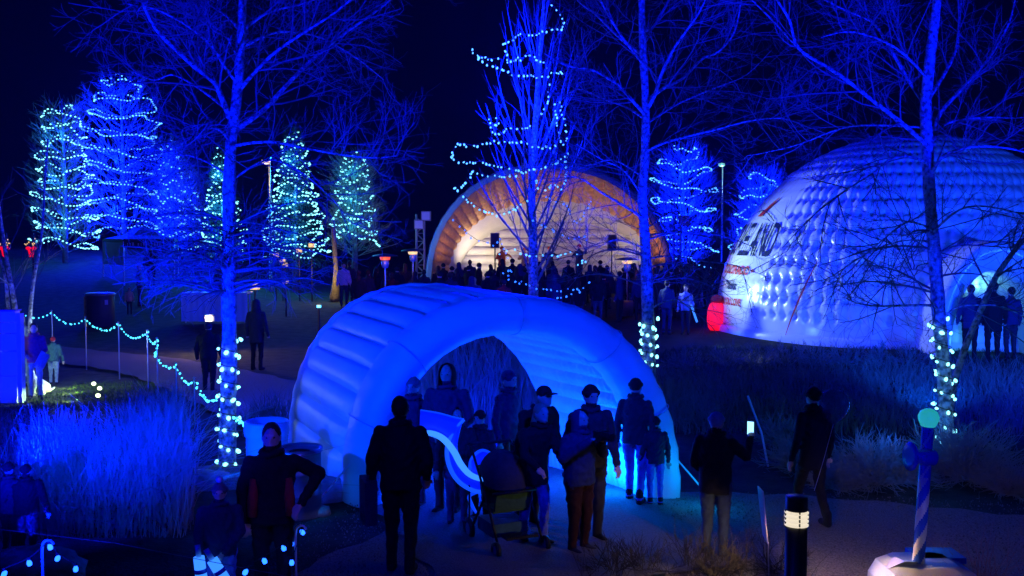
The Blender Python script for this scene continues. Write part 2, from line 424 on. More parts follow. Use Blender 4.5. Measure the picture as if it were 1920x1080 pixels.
big_tree('bare_tree', 'bare blue-lit tree with a forked trunk wrapped in bulbs, left of the inflatable tunnel', D1,
    [(425, 889), (428, 760), (430, 640), (429, 500), (430, 350), (433, 270), (443, 190), (450, 100), (455, 0), (460, -150), (463, -300)],
    [0.125, 0.115, 0.105, 0.095, 0.085, 0.075, 0.07, 0.062, 0.055, 0.04, 0.02], [
    ([(431, 222), (413, 177), (400, 153), (367, 127), (327, 90), (303, 67), (283, 40), (262, -5), (230, -60)], 0.05, -1.2),
    ([(440, 245), (493, 207), (540, 157), (587, 110), (640, 67), (720, 10), (760, -30)], 0.045, 1.2),
    ([(452, 165), (480, 133), (517, 97), (567, 63), (633, 20), (700, -40)], 0.035, -1.0),
    ([(455, 57), (490, 30), (520, 18), (580, 3), (640, -30)], 0.03, 0.8),
    ([(449, 55), (430, 33), (407, 17), (387, -5), (350, -70)], 0.035, 0.9),
    ([(431, 268), (415, 245), (390, 240), (367, 253), (347, 277), (322, 330)], 0.025, -1.6),
    ([(440, 273), (480, 267), (520, 267), (567, 277), (640, 290), (700, 296), (745, 292)], 0.028, -1.4),
    ([(446, 158), (420, 123), (400, 90), (367, 60), (333, 37), (285, 15), (240, 8)], 0.028, -1.5),
    ([(436, 215), (393, 180), (353, 153), (320, 140), (287, 150), (240, 130)], 0.026, 1.5),
    ([(445, 215), (463, 120), (500, 60), (520, -20), (530, -90)], 0.03, 1.6),
    ([(430, 330), (380, 300), (330, 290), (290, 320), (260, 300)], 0.02, 1.5),
    ([(432, 340), (500, 300), (560, 320), (620, 370), (660, 420)], 0.02, 1.3),
    ([(448, 110), (420, 60), (380, 40), (340, -20), (310, -90)], 0.03, 1.7),
    ([(452, 90), (520, 60), (600, 70), (670, 110), (720, 150)], 0.025, 1.9),
    ([(458, -50), (520, -100), (600, -130), (700, -170)], 0.03, 0.5), ([(458, -60), (400, -110), (320, -150), (240, -150)], 0.03, 0.5)],
    11, (11, 6, 3), (1.35, 0.7, 0.36), low_spray(D1, 430, (410, 565), 1, 70, 1.35), tk=0.78)
big_tree('bare_tree', 'bare blue-lit tree rising behind the tunnel, its trunk crossing the right of the stage shell', D2,
    [(1215, 785), (1216, 640), (1214, 560), (1211, 480), (1206, 400), (1204, 360), (1209, 300), (1211, 200), (1206, 100), (1203, 0), (1202, -150), (1200, -300)],
    [0.13, 0.12, 0.11, 0.1, 0.09, 0.085, 0.08, 0.072, 0.065, 0.055, 0.04, 0.02], [
    ([(1208, 213), (1187, 190), (1160, 160), (1133, 143), (1107, 130), (1063, 123), (1020, 100)], 0.04, -1.5),
    ([(1202, 100), (1173, 80), (1140, 50), (1117, 27), (1083, 0), (1040, -60)], 0.04, 1.0),
    ([(1207, 222), (1173, 200), (1130, 185), (1083, 167), (1050, 190)], 0.03, 1.5),
    ([(1212, 207), (1227, 180), (1240, 140), (1260, 97), (1280, 67), (1310, 25), (1330, -20)], 0.045, -1.2),
    ([(1208, 70), (1230, 43), (1253, 3), (1280, -60)], 0.035, 1.4),
    ([(1212, 232), (1250, 207), (1280, 190), (1340, 165), (1400, 140), (1450, 90)], 0.03, 1.6),
    ([(1210, 285), (1240, 270), (1280, 258), (1343, 243), (1403, 227), (1467, 222), (1520, 240)], 0.03, -1.5),
    ([(1211, 190), (1245, 165), (1280, 147), (1317, 110), (1347, 97), (1377, 60), (1390, 0), (1400, -50)], 0.04, 0.5),
    ([(1202, 408), (1193, 400), (1160, 380), (1127, 360), (1090, 335), (1060, 330)], 0.032, -1.4),
    ([(1208, 425), (1225, 420), (1250, 400), (1290, 395), (1330, 380)], 0.022, 1.0),
    ([(1209, 465), (1180, 455), (1150, 450), (1110, 470), (1080, 480)], 0.018, -1.2),
    ([(1212, 485), (1260, 480), (1320, 490), (1380, 498), (1440, 520)], 0.02, 1.2),
    ([(1216, 585), (1235, 570), (1262, 562), (1300, 563), (1350, 550)], 0.02, 0.6),
    ([(1206, 120), (1160, 60), (1120, -10), (1090, -60)], 0.03, -1.3),
    ([(1203, 330), (1150, 300), (1100, 310), (1050, 300)], 0.02, 1.3),
    ([(1205, 370), (1170, 320), (1130, 300), (1080, 270)], 0.02, -1.0),
    ([(1203, -40), (1270, -90), (1330, -110)], 0.03, 0.5), ([(1203, -50), (1130, -90), (1060, -110)], 0.03, 0.5)],
    22, (9, 6, 3), (1.5, 0.8, 0.42), low_spray(D2, 1210, (440, 570), 1, 9, 1.7), tk=0.78)
big_tree('bare_tree', 'bare blue-lit tree in front of the white dome with bulbs wound round its trunk', D3,
    [(1778, 868), (1774, 780), (1769, 690), (1761, 600), (1755, 510), (1748, 430), (1742, 350), (1739, 270), (1736, 200), (1745, 100), (1757, 0), (1765, -150), (1770, -300)],
    [0.115, 0.105, 0.1, 0.1, 0.095, 0.09, 0.085, 0.085, 0.08, 0.075, 0.06, 0.045, 0.02], [
    ([(1740, 280), (1732, 267), (1690, 230), (1647, 197), (1587, 150), (1547, 123), (1497, 90), (1480, 37), (1457, 0), (1430, -50)], 0.045, -1.3),
    ([(1515, 103), (1497, 90), (1447, 37), (1410, 0), (1370, -40)], 0.022, 0.4),
    ([(1737, 195), (1723, 180), (1693, 133), (1663, 80), (1633, 40), (1580, 17), (1530, -10)], 0.04, 1.3),
    ([(1742, 275), (1750, 255), (1763, 213), (1803, 167), (1840, 127), (1867, 90), (1893, 40), (1905, -10)], 0.045, 1.0),
    ([(1745, 330), (1756, 308), (1773, 290), (1813, 277), (1863, 275), (1920, 285), (1980, 310)], 0.035, -1.2),
    ([(1752, 262), (1763, 240), (1790, 227), (1847, 220), (1920, 220), (1990, 200)], 0.03, 1.2),
    ([(1740, 312), (1732, 302), (1700, 293), (1667, 300), (1633, 327), (1580, 360), (1545, 385)], 0.024, -1.5),
    ([(1748, 434), (1742, 427), (1713, 417), (1693, 420), (1655, 450), (1620, 480), (1597, 507)], 0.022, -1.3),
    ([(1758, 582), (1747, 573), (1697, 573), (1650, 574), (1613, 570), (1587, 560)], 0.028, -1.0),
    ([(1750, 438), (1757, 427), (1800, 393), (1847, 387), (1920, 402), (1980, 420)], 0.024, -1.0),
    ([(1752, 480), (1760, 473), (1800, 460), (1860, 462), (1913, 467), (1980, 480)], 0.022, 1.1),
    ([(1750, 455), (1710, 450), (1660, 460), (1600, 490), (1560, 520)], 0.018, 1.2),
    ([(1755, 520), (1715, 505), (1680, 520), (1640, 550)], 0.016, 0.9),
    ([(1765, 600), (1790, 578), (1825, 572), (1880, 575), (1930, 600)], 0.022, -0.8),
    ([(1740, 200), (1700, 120), (1680, 40), (1660, -40)], 0.03, 1.7),
    ([(1745, 180), (1790, 100), (1800, 20), (1810, -60)], 0.035, 1.8),
    ([(1742, 150), (1680, 90), (1600, 60), (1540, 70)], 0.025, -1.8),
    ([(1745, 240), (1650, 235), (1580, 240), (1500, 270), (1440, 285), (1400, 292)], 0.02, 1.5),
    ([(1760, 10), (1720, -60), (1660, -120)], 0.03, 0.5), ([(1760, 0), (1820, -60), (1900, -100)], 0.03, 0.5)],
    33, (9, 6, 3), (1.4, 0.75, 0.4), low_spray(D3, 1752, (380, 560), 1, 5, 1.3), tk=0.68)
# leaning second stem on the right
def lean_tree():
    rg = random.Random(5); D = 15.4
    pl, rr = traced(rg, [(1788, 720), (1797, 690), (1813, 643), (1840, 580), (1867, 520), (1900, 473), (1925, 440), (1960, 380), (2000, 300)], D, 0.06, 0.03)
    base = Vector(pl[0]); b = Vector((base.x - 0.12, D, gz(base.x, D))); root = empty('young_tree', b, label='slender leaning tree stem to the right of the bulb-wrapped trunk before the dome door', cat='tree')
    MB().tube([b] + [Vector(p) for p in pl], [0.07] + list(rr), 8).build('trunk', M['bark'], root, True)
    s = sprout(rg, pl, rr, 16, 1.2, 0.8, 0.1, 0.05, 5, 0.4, 0.4, 0.007); s2 = []
    for p, r in s: s2 += sprout(rg, p, r, 6, 0.5, 0.7, 0.14, 0.05, 4)
    V, F = batch_tubes([a[0] for a in s + s2], [a[1] for a in s + s2], 3)
    o = link('twigs', mkmesh('twigs', V - np.array(b)[None], F, [M['twig']]), root); o['kind'] = 'stuff'
lean_tree()
# young birches at the far left
def small_tree(label, D, stems, seed, n=7):
    rg = random.Random(seed); b = at(*stems[0][0][0], D); b.z = gz(b.x, D)
    root = empty('young_tree', b, label=label, cat='tree'); al = []
    for px, r in stems:
        pl, rr = traced(rg, px, D, r, r * 0.4); pl[0][2] = gz(pl[0][0], D) - 0.05
        MB().tube([Vector(p) for p in pl], list(rr), 8).build('trunk', M['bark'], root, True)
        s = sprout(rg, pl, rr, n, 1.4, 0.8, 0.1, 0.12, 5, 0.25, 0.4, 0.008); al += s
        for p, r_ in s: al += sprout(rg, p, r_, 6, 0.6, 0.6, 0.14, 0.08, 4, rmin=0.006)
    V, F = batch_tubes([a[0] for a in al], [a[1] for a in al], 3)
    o = link('twigs', mkmesh('twigs', V - np.array(b)[None], F, [M['twig']]), root); o['kind'] = 'stuff'
small_tree('pale double-stemmed young birch above the blue cabinet at the far left', 20.5,
    [([(34, 640), (28, 575), (15, 500), (5, 440), (-5, 360), (-12, 280)], 0.06), ([(22, 640), (14, 560), (10, 520), (-2, 480), (-20, 420)], 0.045)], 3)
small_tree('thin pale birch stem standing right of the double-stemmed one', 20.5,
    [([(56, 640), (57, 585), (64, 520), (72, 480), (80, 420), (84, 340), (90, 260)], 0.045)], 4)

# centre tree, upright fan of branches
def fan_tree():
    rg = random.Random(44); D = D4; b = at(1000, 690, D); b.z = gz(b.x, D)
    root = empty('bare_tree', b, label='upright fan-shaped bare tree hung with blue bulbs in front of the lit stage', cat='tree')
    T = [b] + [at(x, y, D) for x, y in [(1000, 600), (1000, 520), (999, 440), (997, 380), (998, 320), (1003, 240), (1010, 140), (1018, 30), (1025, -60)]]
    T = resample(T, 4); R = np.linspace(0.15, 0.03, len(T))
    MB().tube(T, list(R), 12).build('trunk', M['bark'], root, True)
    tp = arr(T); limbs = []
    for i in range(32):
        t = 0.2 + 0.62 * (i + rg.random()) / 32; f = t * (len(tp) - 1); k = int(f); p = tp[k]
        az = i * 2.4 + rg.gauss(0, .3); spread = (0.85 - 0.65 * (t - 0.2) / 0.62) * (0.7 + 0.5 * rg.random())
        d = np.array([math.cos(az) * math.sin(spread), math.sin(az) * math.sin(spread) * 0.9, math.cos(spread)])
        L = (2.9 - 0.7 * abs(t - 0.45)) * (0.75 + 0.5 * rg.random()); P = [p]
        for j in range(7):
            d = d + np.array([rg.gauss(0, .05), rg.gauss(0, .05), 0.09]); d /= np.linalg.norm(d); P.append(P[-1] + d * L / 7)
        r0 = R[k] * 0.3
        pl = np.array(P); rr = np.linspace(r0, 0.01, 8); limbs.append((pl, rr))
        MB().tube([Vector(q) for q in pl], list(rr), 6).build('limb', M['dark_bark'], root, True)
    al = []
    for p, r in limbs:
        s = sprout(rg, p, r, 5, 1.2, 0.42, 0.06, 0.12, 5, 0.15, 0.5, 0.0055); al += s
        for q, r_ in s: al += sprout(rg, q, r_, 2, 0.7, 0.4, 0.08, 0.12, 4, rmin=0.005)
    V, F = batch_tubes([a[0] for a in al], [a[1] for a in al], 3)
    o = link('twigs', mkmesh('twigs', V - np.array(b)[None], F, [M['twig']]), root); o['kind'] = 'stuff'
fan_tree()
for x, y, dy, pw in [(960, 90, -0.6, 1500), (1030, 160, 0.6, 1900), (930, 210, -0.8, 1300), (1040, 230, -0.8, 1300)]:
    q = at(x, y, D4 + dy); point(q, pw, BLUE, 0.25)

# distant lit trees -------------------------------------------------
def bulb_cloud(name, pts, rad, m, parent, stretch=1.0):
    n = len(pts); P = np.array(pts)
    o8 = np.array([(1, 0, 0), (-1, 0, 0), (0, 1, 0), (0, -1, 0), (0, 0, 1), (0, 0, -1)], float)
    f8 = np.array([(0, 2, 4), (2, 1, 4), (1, 3, 4), (3, 0, 4), (2, 0, 5), (1, 2, 5), (3, 1, 5), (0, 3, 5)])
    o8 = o8 * np.array([stretch, 1, 1])
    V = (P[:, None, :] + o8[None] * rad).reshape(-1, 3)
    Fq = (f8[None] + (np.arange(n) * 6)[:, None, None]).reshape(-1, 3)
    me = mkmesh(name, V - np.array(parent.location)[None], Fq, [m]); o = link(name, me, parent); return o
def far_tree(label, cx, ytop, ybot, half, D, seed, kind, mb, lamp, string_label, prof=None, npitch=0.62, power=500, group=None, dark=None):
    rg = random.Random(seed); top = at(cx, ytop, D); bot = at(cx, ybot, D); z0 = gz(bot.x, D); b = Vector((bot.x, D, z0))
    H = top.z - z0; hw = half * D / FP; zb = bot.z - z0
    if prof is None: prof = lambda u: (1 - u) ** 0.75 * 0.95 + 0.05
    root = empty('conifer_tree' if kind == 'conifer' else 'bare_tree', b, label=label, cat='tree', group=group)
    MB().tube([b, b + Vector((0.05, 0, H * 0.5)), b + Vector((0, 0, H))], [0.16, 0.1, 0.03], 8).build('trunk', M['dark_bark'], root, True)
    al = []
    if kind == 'conifer':
        for i in range(330):
            u = rg.random(); z = zb * 0.8 + (H - zb * 0.8) * u; r = hw * prof(u) * (0.7 + 0.35 * rg.random()); az = rg.random() * 2 * PI
            P = [np.array([b.x + math.cos(az) * r * s, b.y + math.sin(az) * r * s, b.z + z - 0.25 * s * s * r + 0.1 * s]) for s in (0.05, 0.35, 0.7, 1)]
            al.append((np.array(P), np.array([0.02, 0.016, 0.012, 0.006])))
        tw = []
        for p, r in al: tw += sprout(rg, p, r, 12, 0.5, 0.8, 0.1, -0.05, 3, 0.1, 1, 0.012)
        al += tw; m = M['needle']
    else:
        tp = np.array([[b.x, b.y, b.z + H * t] for t in np.linspace(0, 1, 8)]); tr = np.linspace(0.14, 0.03, 8)
        for i in range(56):
            u = i / 56; z = zb * 0.7 + (H * 0.9 - zb * 0.7) * u; az = i * 2.4; r = hw * prof(u) * (0.8 + 0.3 * rg.random())
            P = [np.array([b.x + math.cos(az) * r * s, b.y + math.sin(az) * r * s, b.z + z + r * (0.25 * s + 0.55 * s * s)]) for s in (0, 0.25, 0.5, 0.75, 1)]
            al.append((np.array(P), np.linspace(0.04, 0.012, 5)))
        tw = []
        for p, r in al: tw += sprout(rg, p, r, 9, 1.5, 0.5, 0.07, 0.15, 4, 0.2, 0.6, 0.011)
        tw2 = []
        for p, r in tw: tw2 += sprout(rg, p, r, 3, 0.7, 0.5, 0.07, 0.12, 3, 0.2, 0.8, 0.010)
        al += tw + tw2; m = M['dark_bark']
    V, F = batch_tubes([a[0] for a in al], [a[1] for a in al], 3)
    o = link('needles' if kind == 'conifer' else 'twigs', mkmesh('foliage', V - np.array(b)[None], F, [m]), root); o['kind'] = 'stuff'
    # garland
    sroot = empty('light_string', b, label=string_label, cat='string lights')
    pts = []; th = rg.random() * 6; z = H * 0.98; step = 0.165; curve = []
    ph = rg.random() * 6
    while z > zb:
        u = max(0, min(1, (z - zb) / (H - zb))); r = hw * prof(u) * (0.93 + 0.14 * math.sin(th * 2.7 + ph) + 0.06 * math.sin(th * 7.3)) + 0.05
        sag = 0.17 * math.sin(th * 1.9 + ph * 2) + 0.10 * math.sin(th * 4.3 + ph) + 0.015 * rg.gauss(0, 1)
        curve.append((b.x + math.cos(th) * r, b.y + math.sin(th) * r, b.z + z + sag))
        dth = step / max(r, 0.25); th += dth * (1 if True else 1); z -= npitch * (0.75 + 0.45 * (1 - u) * 0 + 0.25 * rg.random()) * dth / (2 * PI)
    o = bulb_cloud('bulbs', [c for c in curve], 0.040, mb, sroot, 1.5); o['kind'] = 'stuff'
    cv = arr(curve[::3]); V, F = batch_tubes([cv], [np.full(len(cv), 0.008)], 3)
    link('cable', mkmesh('cable', V - np.array(b)[None], F, [M['wire']]), sroot)
    for k in range(3):
        zz = zb + (H - zb) * (0.15 + 0.3 * k); rr = hw * 0.55 * prof((zz - zb) / (H - zb))
        point(b + Vector((0, -rr - 0.3, zz)), power, lamp, 0.3)
    return root
TEAL = (0.02, 0.36, 0.95)
pA = lambda u: 1.0 * (1 - 0.55 * u) * min(1, (1 - u) * 8 + 0.4)
pB = lambda u: (1.0 if u < 0.72 else 1 - (u - 0.72) * 2.6) if u > 0.1 else 0.75 + 2.5 * u
far_tree('bare tree at the far left densely looped with pale teal bulbs', 122, 188, 468, 62, 50, 1, 'bare', M['e_cyan_far'], TEAL, 'pale teal bulb string coiled round the leftmost lit tree', pA, 0.8, 110)
far_tree('tallest blue-lit tree of the left cluster, wide looping garlands', 232, 135, 440, 68, 52, 2, 'bare', M['e_blue_far'], BLUE, 'blue bulb string on the tallest tree of the left cluster', pB, 1.0, 4200)
far_tree('small blue-lit tree tucked right of the tallest left tree', 322, 262, 450, 30, 50, 3, 'bare', M['e_blue_far'], BLUE, 'sparse blue bulb string on the small tree beside the tallest left one', pA, 0.9, 1200)
far_tree('slim spruce with teal bulbs seen behind the left bare trunk', 418, 278, 480, 44, 46, 4, 'conifer', M['e_cyan_far'], TEAL, 'teal bulb string on the spruce behind the left bare trunk', None, 0.46, 260)
far_tree('tallest spruce with teal bulbs between the lamp and the stage tower', 553, 240, 482, 62, 46, 5, 'conifer', M['e_cyan_far'], TEAL, 'teal bulb string on the tall spruce right of the warm lamp', None, 0.46, 260)
far_tree('round-topped tree with level teal garlands at the right end of the left cluster', 664, 288, 452, 42, 44, 6, 'bare', M['e_cyan_far'], (0.03, 0.5, 0.8), 'level teal garlands on the tree nearest the stage tower', pA, 0.5, 60)
far_tree('blue-lit tree just right of the stage shell', 1278, 268, 505, 60, 54, 7, 'bare', M['e_blue_far'], BLUE, 'blue bulb loops on the tree right of the stage shell', pB, 1.15, 3000)
far_tree('blue-lit tree half hidden by the left edge of the white dome', 1425, 318, 500, 60, 54, 8, 'bare', M['e_blue_far'], BLUE, 'blue bulb loops on the tree at the left edge of the dome', pA, 1.2, 2600)
far_tree('dim low blue tree behind the dark canopy tent', 350, 330, 470, 34, 54, 9, 'bare', M['e_blue_far'], BLUE, 'dim blue bulb string behind the dark canopy tent', pA, 0.95, 900)
# bulb trail up to the dome top, on a last tree behind it
# ================================================================== LIGHT STRINGS TRACED BY HAND
bm_v = MB().lathe([(0.0, -0.5), (0.32, -0.42), (0.42, -0.1), (0.40, 0.15), (0.22, 0.5), (0.0, 0.62)], n=8)
def bulb_mesh(name, r, m):
    V = [(v[0] * r, v[1] * r, v[2] * r) for v in bm_v.v]; return mkmesh(name, V, bm_v.f, [m], None, True)
def string(label, pts, spacing, rad, m, seed=0, jitter=0.0, wire=0.006, group=None, single=True):
    rg = random.Random(seed); pts = [Vector(p) for p in pts]; root = empty('light_string', pts[0], label=label, cat='string lights', group=group)
    P = resample(pts, 6) if len(pts) > 2 else pts
    MB().tube(P, wire, 4).build('cable', M['wire'], root)
    me = bulb_mesh('bulb', rad, m); acc = 0; last = P[0]; i = 0
    seg = []; dist = [0]
    for a, b in zip(P, P[1:]): dist.append(dist[-1] + (b - a).length)
    n = max(2, int(dist[-1] / spacing)); out = []
    for k in range(n + 1):
        d = dist[-1] * k / n
        while i < len(dist) - 2 and dist[i + 1] < d: i += 1
        w = (d - dist[i]) / max(1e-6, dist[i + 1] - dist[i]); p = P[i].lerp(P[i + 1], w) + Vector((rg.gauss(0, jitter), rg.gauss(0, jitter), rg.gauss(0, jitter) - rad * 0.6))
        o = link('bulb', me, root, p - root.location); o.scale = [0.75 + 0.45 * rg.random()] * 3; o.rotation_euler = (rg.gauss(0, 0.5), rg.gauss(0, 0.5) + PI / 2 * (rg.random() < 0.3), rg.random() * 6)
    return root
z2 = lambda L: [(640 + x / 3, y / 3) for x, y in L]
z7 = lambda L: [(820 + x / 3.856, 300 + y / 3.856) for x, y in L]
def t4(label, L, D, sp=0.19, m='e_tree4', seed=1, sway=0.5):
    rg = random.Random(seed); pts = []
    for i, (x, y) in enumerate(L): pts.append(at(x, y, D + sway * math.sin(i * 0.9 + seed)))
    string(label, pts, sp, 0.052 if m == 'e_tree4' else 0.045, M[m], seed, 0.017)
t4('topmost bulb string curling down from the tip of the centre tree', z2([(1178, 22), (1210, 50), (1250, 112), (1230, 165), (1185, 152), (1142, 167), (1103, 185), (1058, 195), (1005, 178), (975, 208), (920, 240), (915, 263), (930, 300), (935, 337), (975, 330)]), 24.4, seed=1)
t4('bulb string sweeping to the far left tip high on the centre tree', z2([(728, 275), (765, 305), (795, 333), (832, 355), (867, 375), (912, 392), (955, 410), (1000, 420), (1050, 418), (1085, 428), (1130, 425)]), 24.3, seed=2)
t4('short bulb string near the far left tip of the centre tree', z2([(775, 312), (808, 322), (847, 330), (882, 326)]), 24.5, seed=12)
t4('bulb string crossing right then dropping straight down the upper centre tree', z2([(975, 330), (1020, 325), (1050, 288), (1088, 318), (1128, 343), (1167, 375), (1212, 410), (1240, 398), (1175, 410), (1168, 470), (1163, 540), (1152, 585), (1122, 630)]), 24.5, seed=3)
t4('bulb loop with a small curl at mid height left on the centre tree', z2([(830, 662), (870, 664), (880, 700), (838, 690), (840, 745), (862, 750), (915, 742), (930, 714), (980, 720), (1025, 716), (1060, 703)]), 24.2, seed=4)
t4('bulb string rising in a hook on the right side of the centre tree', z2([(1205, 583), (1203, 630), (1213, 680), (1218, 730), (1228, 775), (1255, 806), (1268, 742), (1262, 690), (1242, 630), (1232, 568)]), 24.3, seed=5)
t4('long level bulb string across the middle of the centre tree', z2([(655, 802), (695, 808), (727, 816), (765, 812), (832, 800), (867, 787), (898, 792), (948, 793), (1000, 792), (1050, 810), (1100, 822), (1152, 825), (1205, 812), (1230, 790)]), 24.1, seed=6)
t4('bulb string at the left shoulder of the centre tree', z2([(655, 802), (642, 820), (628, 860), (620, 885), (645, 897), (683, 908), (713, 912), (750, 912), (788, 908), (828, 918), (875, 932), (927, 938), (975, 950), (1022, 968)]), 24.0, seed=7)
t4('bulb string climbing from the lower left of the centre tree over the stage roof', z2([(640, 1052), (668, 1045), (690, 1027), (706, 1005), (725, 982), (735, 960), (780, 978), (830, 987), (878, 990), (927, 988), (977, 983), (1022, 955), (1075, 945), (1120, 942), (1168, 928), (1203, 908), (1243, 880), (1272, 862)]), 23.9, seed=8)
t4('vertical bulb string down the right edge of the centre tree above the stage roof', z2([(1272, 862), (1262, 900), (1265, 935), (1268, 962), (1258, 990), (1256, 1025), (1240, 1055), (1205, 1040), (1170, 1048), (1125, 1062), (1097, 1022), (1098, 1012)]), 24.2, seed=9)
t4('dim blue bulb string slanting over the left of the stage shell', z7([(130, 192), (168, 232), (205, 268), (237, 302), (278, 328), (322, 350), (360, 370), (410, 382), (480, 382), (530, 365), (565, 340), (605, 312), (640, 280)]), 23.8, 0.2, seed=10)
t4('deep blue bulb string low on the left in front of the stage wall', z7([(120, 432), (165, 473), (207, 520), (290, 578), (325, 585), (412, 605), (450, 560), (460, 605), (475, 635), (505, 700)]), 23.9, 0.24, 'e_t4b', 11)
t4('row of deep blue bulbs level with the performers', z7([(450, 668), (538, 642), (602, 663), (670, 682), (738, 682), (803, 682), (868, 685), (930, 672), (995, 658), (1020, 690), (1070, 728), (1015, 742)]), 24.0, 0.24, 'e_tree4', 13)
t4('blue bulb string at the foot of the centre tree before the crowd', z7([(470, 805), (500, 790), (540, 798), (510, 848), (545, 865), (590, 880), (640, 880), (702, 918), (768, 928), (828, 938), (890, 936), (945, 925), (1005, 925), (1030, 940), (1060, 915), (1105, 893)]), 24.0, 0.22, 'e_t4b', 14)
t4('short blue bulb string lowest on the centre tree above the tunnel roof', z7([(868, 990), (910, 985), (970, 965)]), 24.0, 0.22, 'e_t4b', 15)
t4('blue bulb string climbing to the right in front of the shell roof', z7([(792, 255), (838, 290), (905, 310), (945, 345), (955, 375), (975, 415), (1000, 440), (1060, 400), (1068, 352), (1095, 330), (1110, 300)]), 24.1, 0.22, 'e_t4b', 16)
t4('blue bulb string right of centre against the pale stage wall', z7([(700, 435), (755, 465), (815, 492), (870, 520), (925, 540), (975, 560), (1035, 557), (1080, 545), (1085, 580)]), 24.1, 0.26, 'e_t4b', 17)
# trunk wraps
def wrap(label, px, ys, D, rad, n, turns, br, seed):
    pts = []
    for i in range(n):
        t = i / (n - 1); y = ys[0] + (ys[1] - ys[0]) * t; x = np.interp(y, [p[1] for p in px], [p[0] for p in px])
        c = at(x, y, D); a = 2 * PI * turns * t; pts.append(c + Vector((math.cos(a) * rad, math.sin(a) * rad, 0)))
    string(label, pts, 0.165, br, M['e_cyan'], seed, 0.012)
wrap('cool white bulb string wound round the lower trunk left of the tunnel', [(430, 640), (425, 885)], (632, 884), D1, 0.14, 60, 8.5, 0.062, 1)
wrap('cool white bulb string wound round the trunk behind the tunnel', [(1214, 560), (1217, 700)], (594, 690), D2, 0.155, 40, 5.5, 0.066, 2)
wrap('cool white bulb string wound round the trunk beside the striped pole', [(1760, 590), (1770, 700), (1776, 850)], (592, 850), D3, 0.14, 60, 8.5, 0.062, 3)
# garland over the path posts
posts = [(-22, 590), (30, 583), (97, 585), (160, 597), (222, 607), (276, 622), (294, 637), (290, 660), (330, 684), (364, 712), (410, 738)]
depths = [26, 25.5, 25, 24, 22.6, 21.2, 20.2, 19.0, 18.0, 17.0, 15.2]
PP = [at(x, y, d) for (x, y), d in zip(posts, depths)]
post_proto = None
for i, p in enumerate(PP[1:]):
    if i in (6,): continue
    b = Vector((p.x, p.y, gz(p.x, p.y))); h = max(0.3, p.z - b.z + 0.03)
    r = empty('garland_post', b, label='thin stake holding up the light garland, %s' % ['beside the blue cabinet', 'behind the girl in the patterned vest', 'left of the dark bin', 'below the dark bin', 'right of the dark bin', 'at the bend of the garland', '', 'right of the bend over the path', 'over the dark grass', 'nearest the bulb-wrapped tree'][i], cat='post', group='stakes of the path garland')
    MB().tube([(0, 0, 0), (0, 0, h)], 0.014, 6).build('stake', M['steel'], r, rel=False)
    MB().tube([(-0.03, 0, h), (0, 0, h + 0.02), (0.03, 0, h)], 0.008, 5).build('hook', M['steel'], r, rel=False)
G = []
for a, b in zip(PP, PP[1:]):
    for k in range(6):
        t = k / 6; q = a.lerp(b, t); q.z -= 4 * t * (1 - t) * min(0.2, (b - a).length * 0.11); G.append(q)
G.append(PP[-1])
string('teal-white bulb garland swagging from post to post along the left walk', G, 0.15, 0.043, M['e_cyan_path'], 5, 0.01)
string('short teal bulb garland from the wrapped trunk to the pale barrel', [at(437, 778, 13.6), at(450, 787, 13.4), at(462, 793, 13.1), at(474, 793, 12.9)], 0.05, 0.035, M['e_cyan_path'], 6, 0.01)

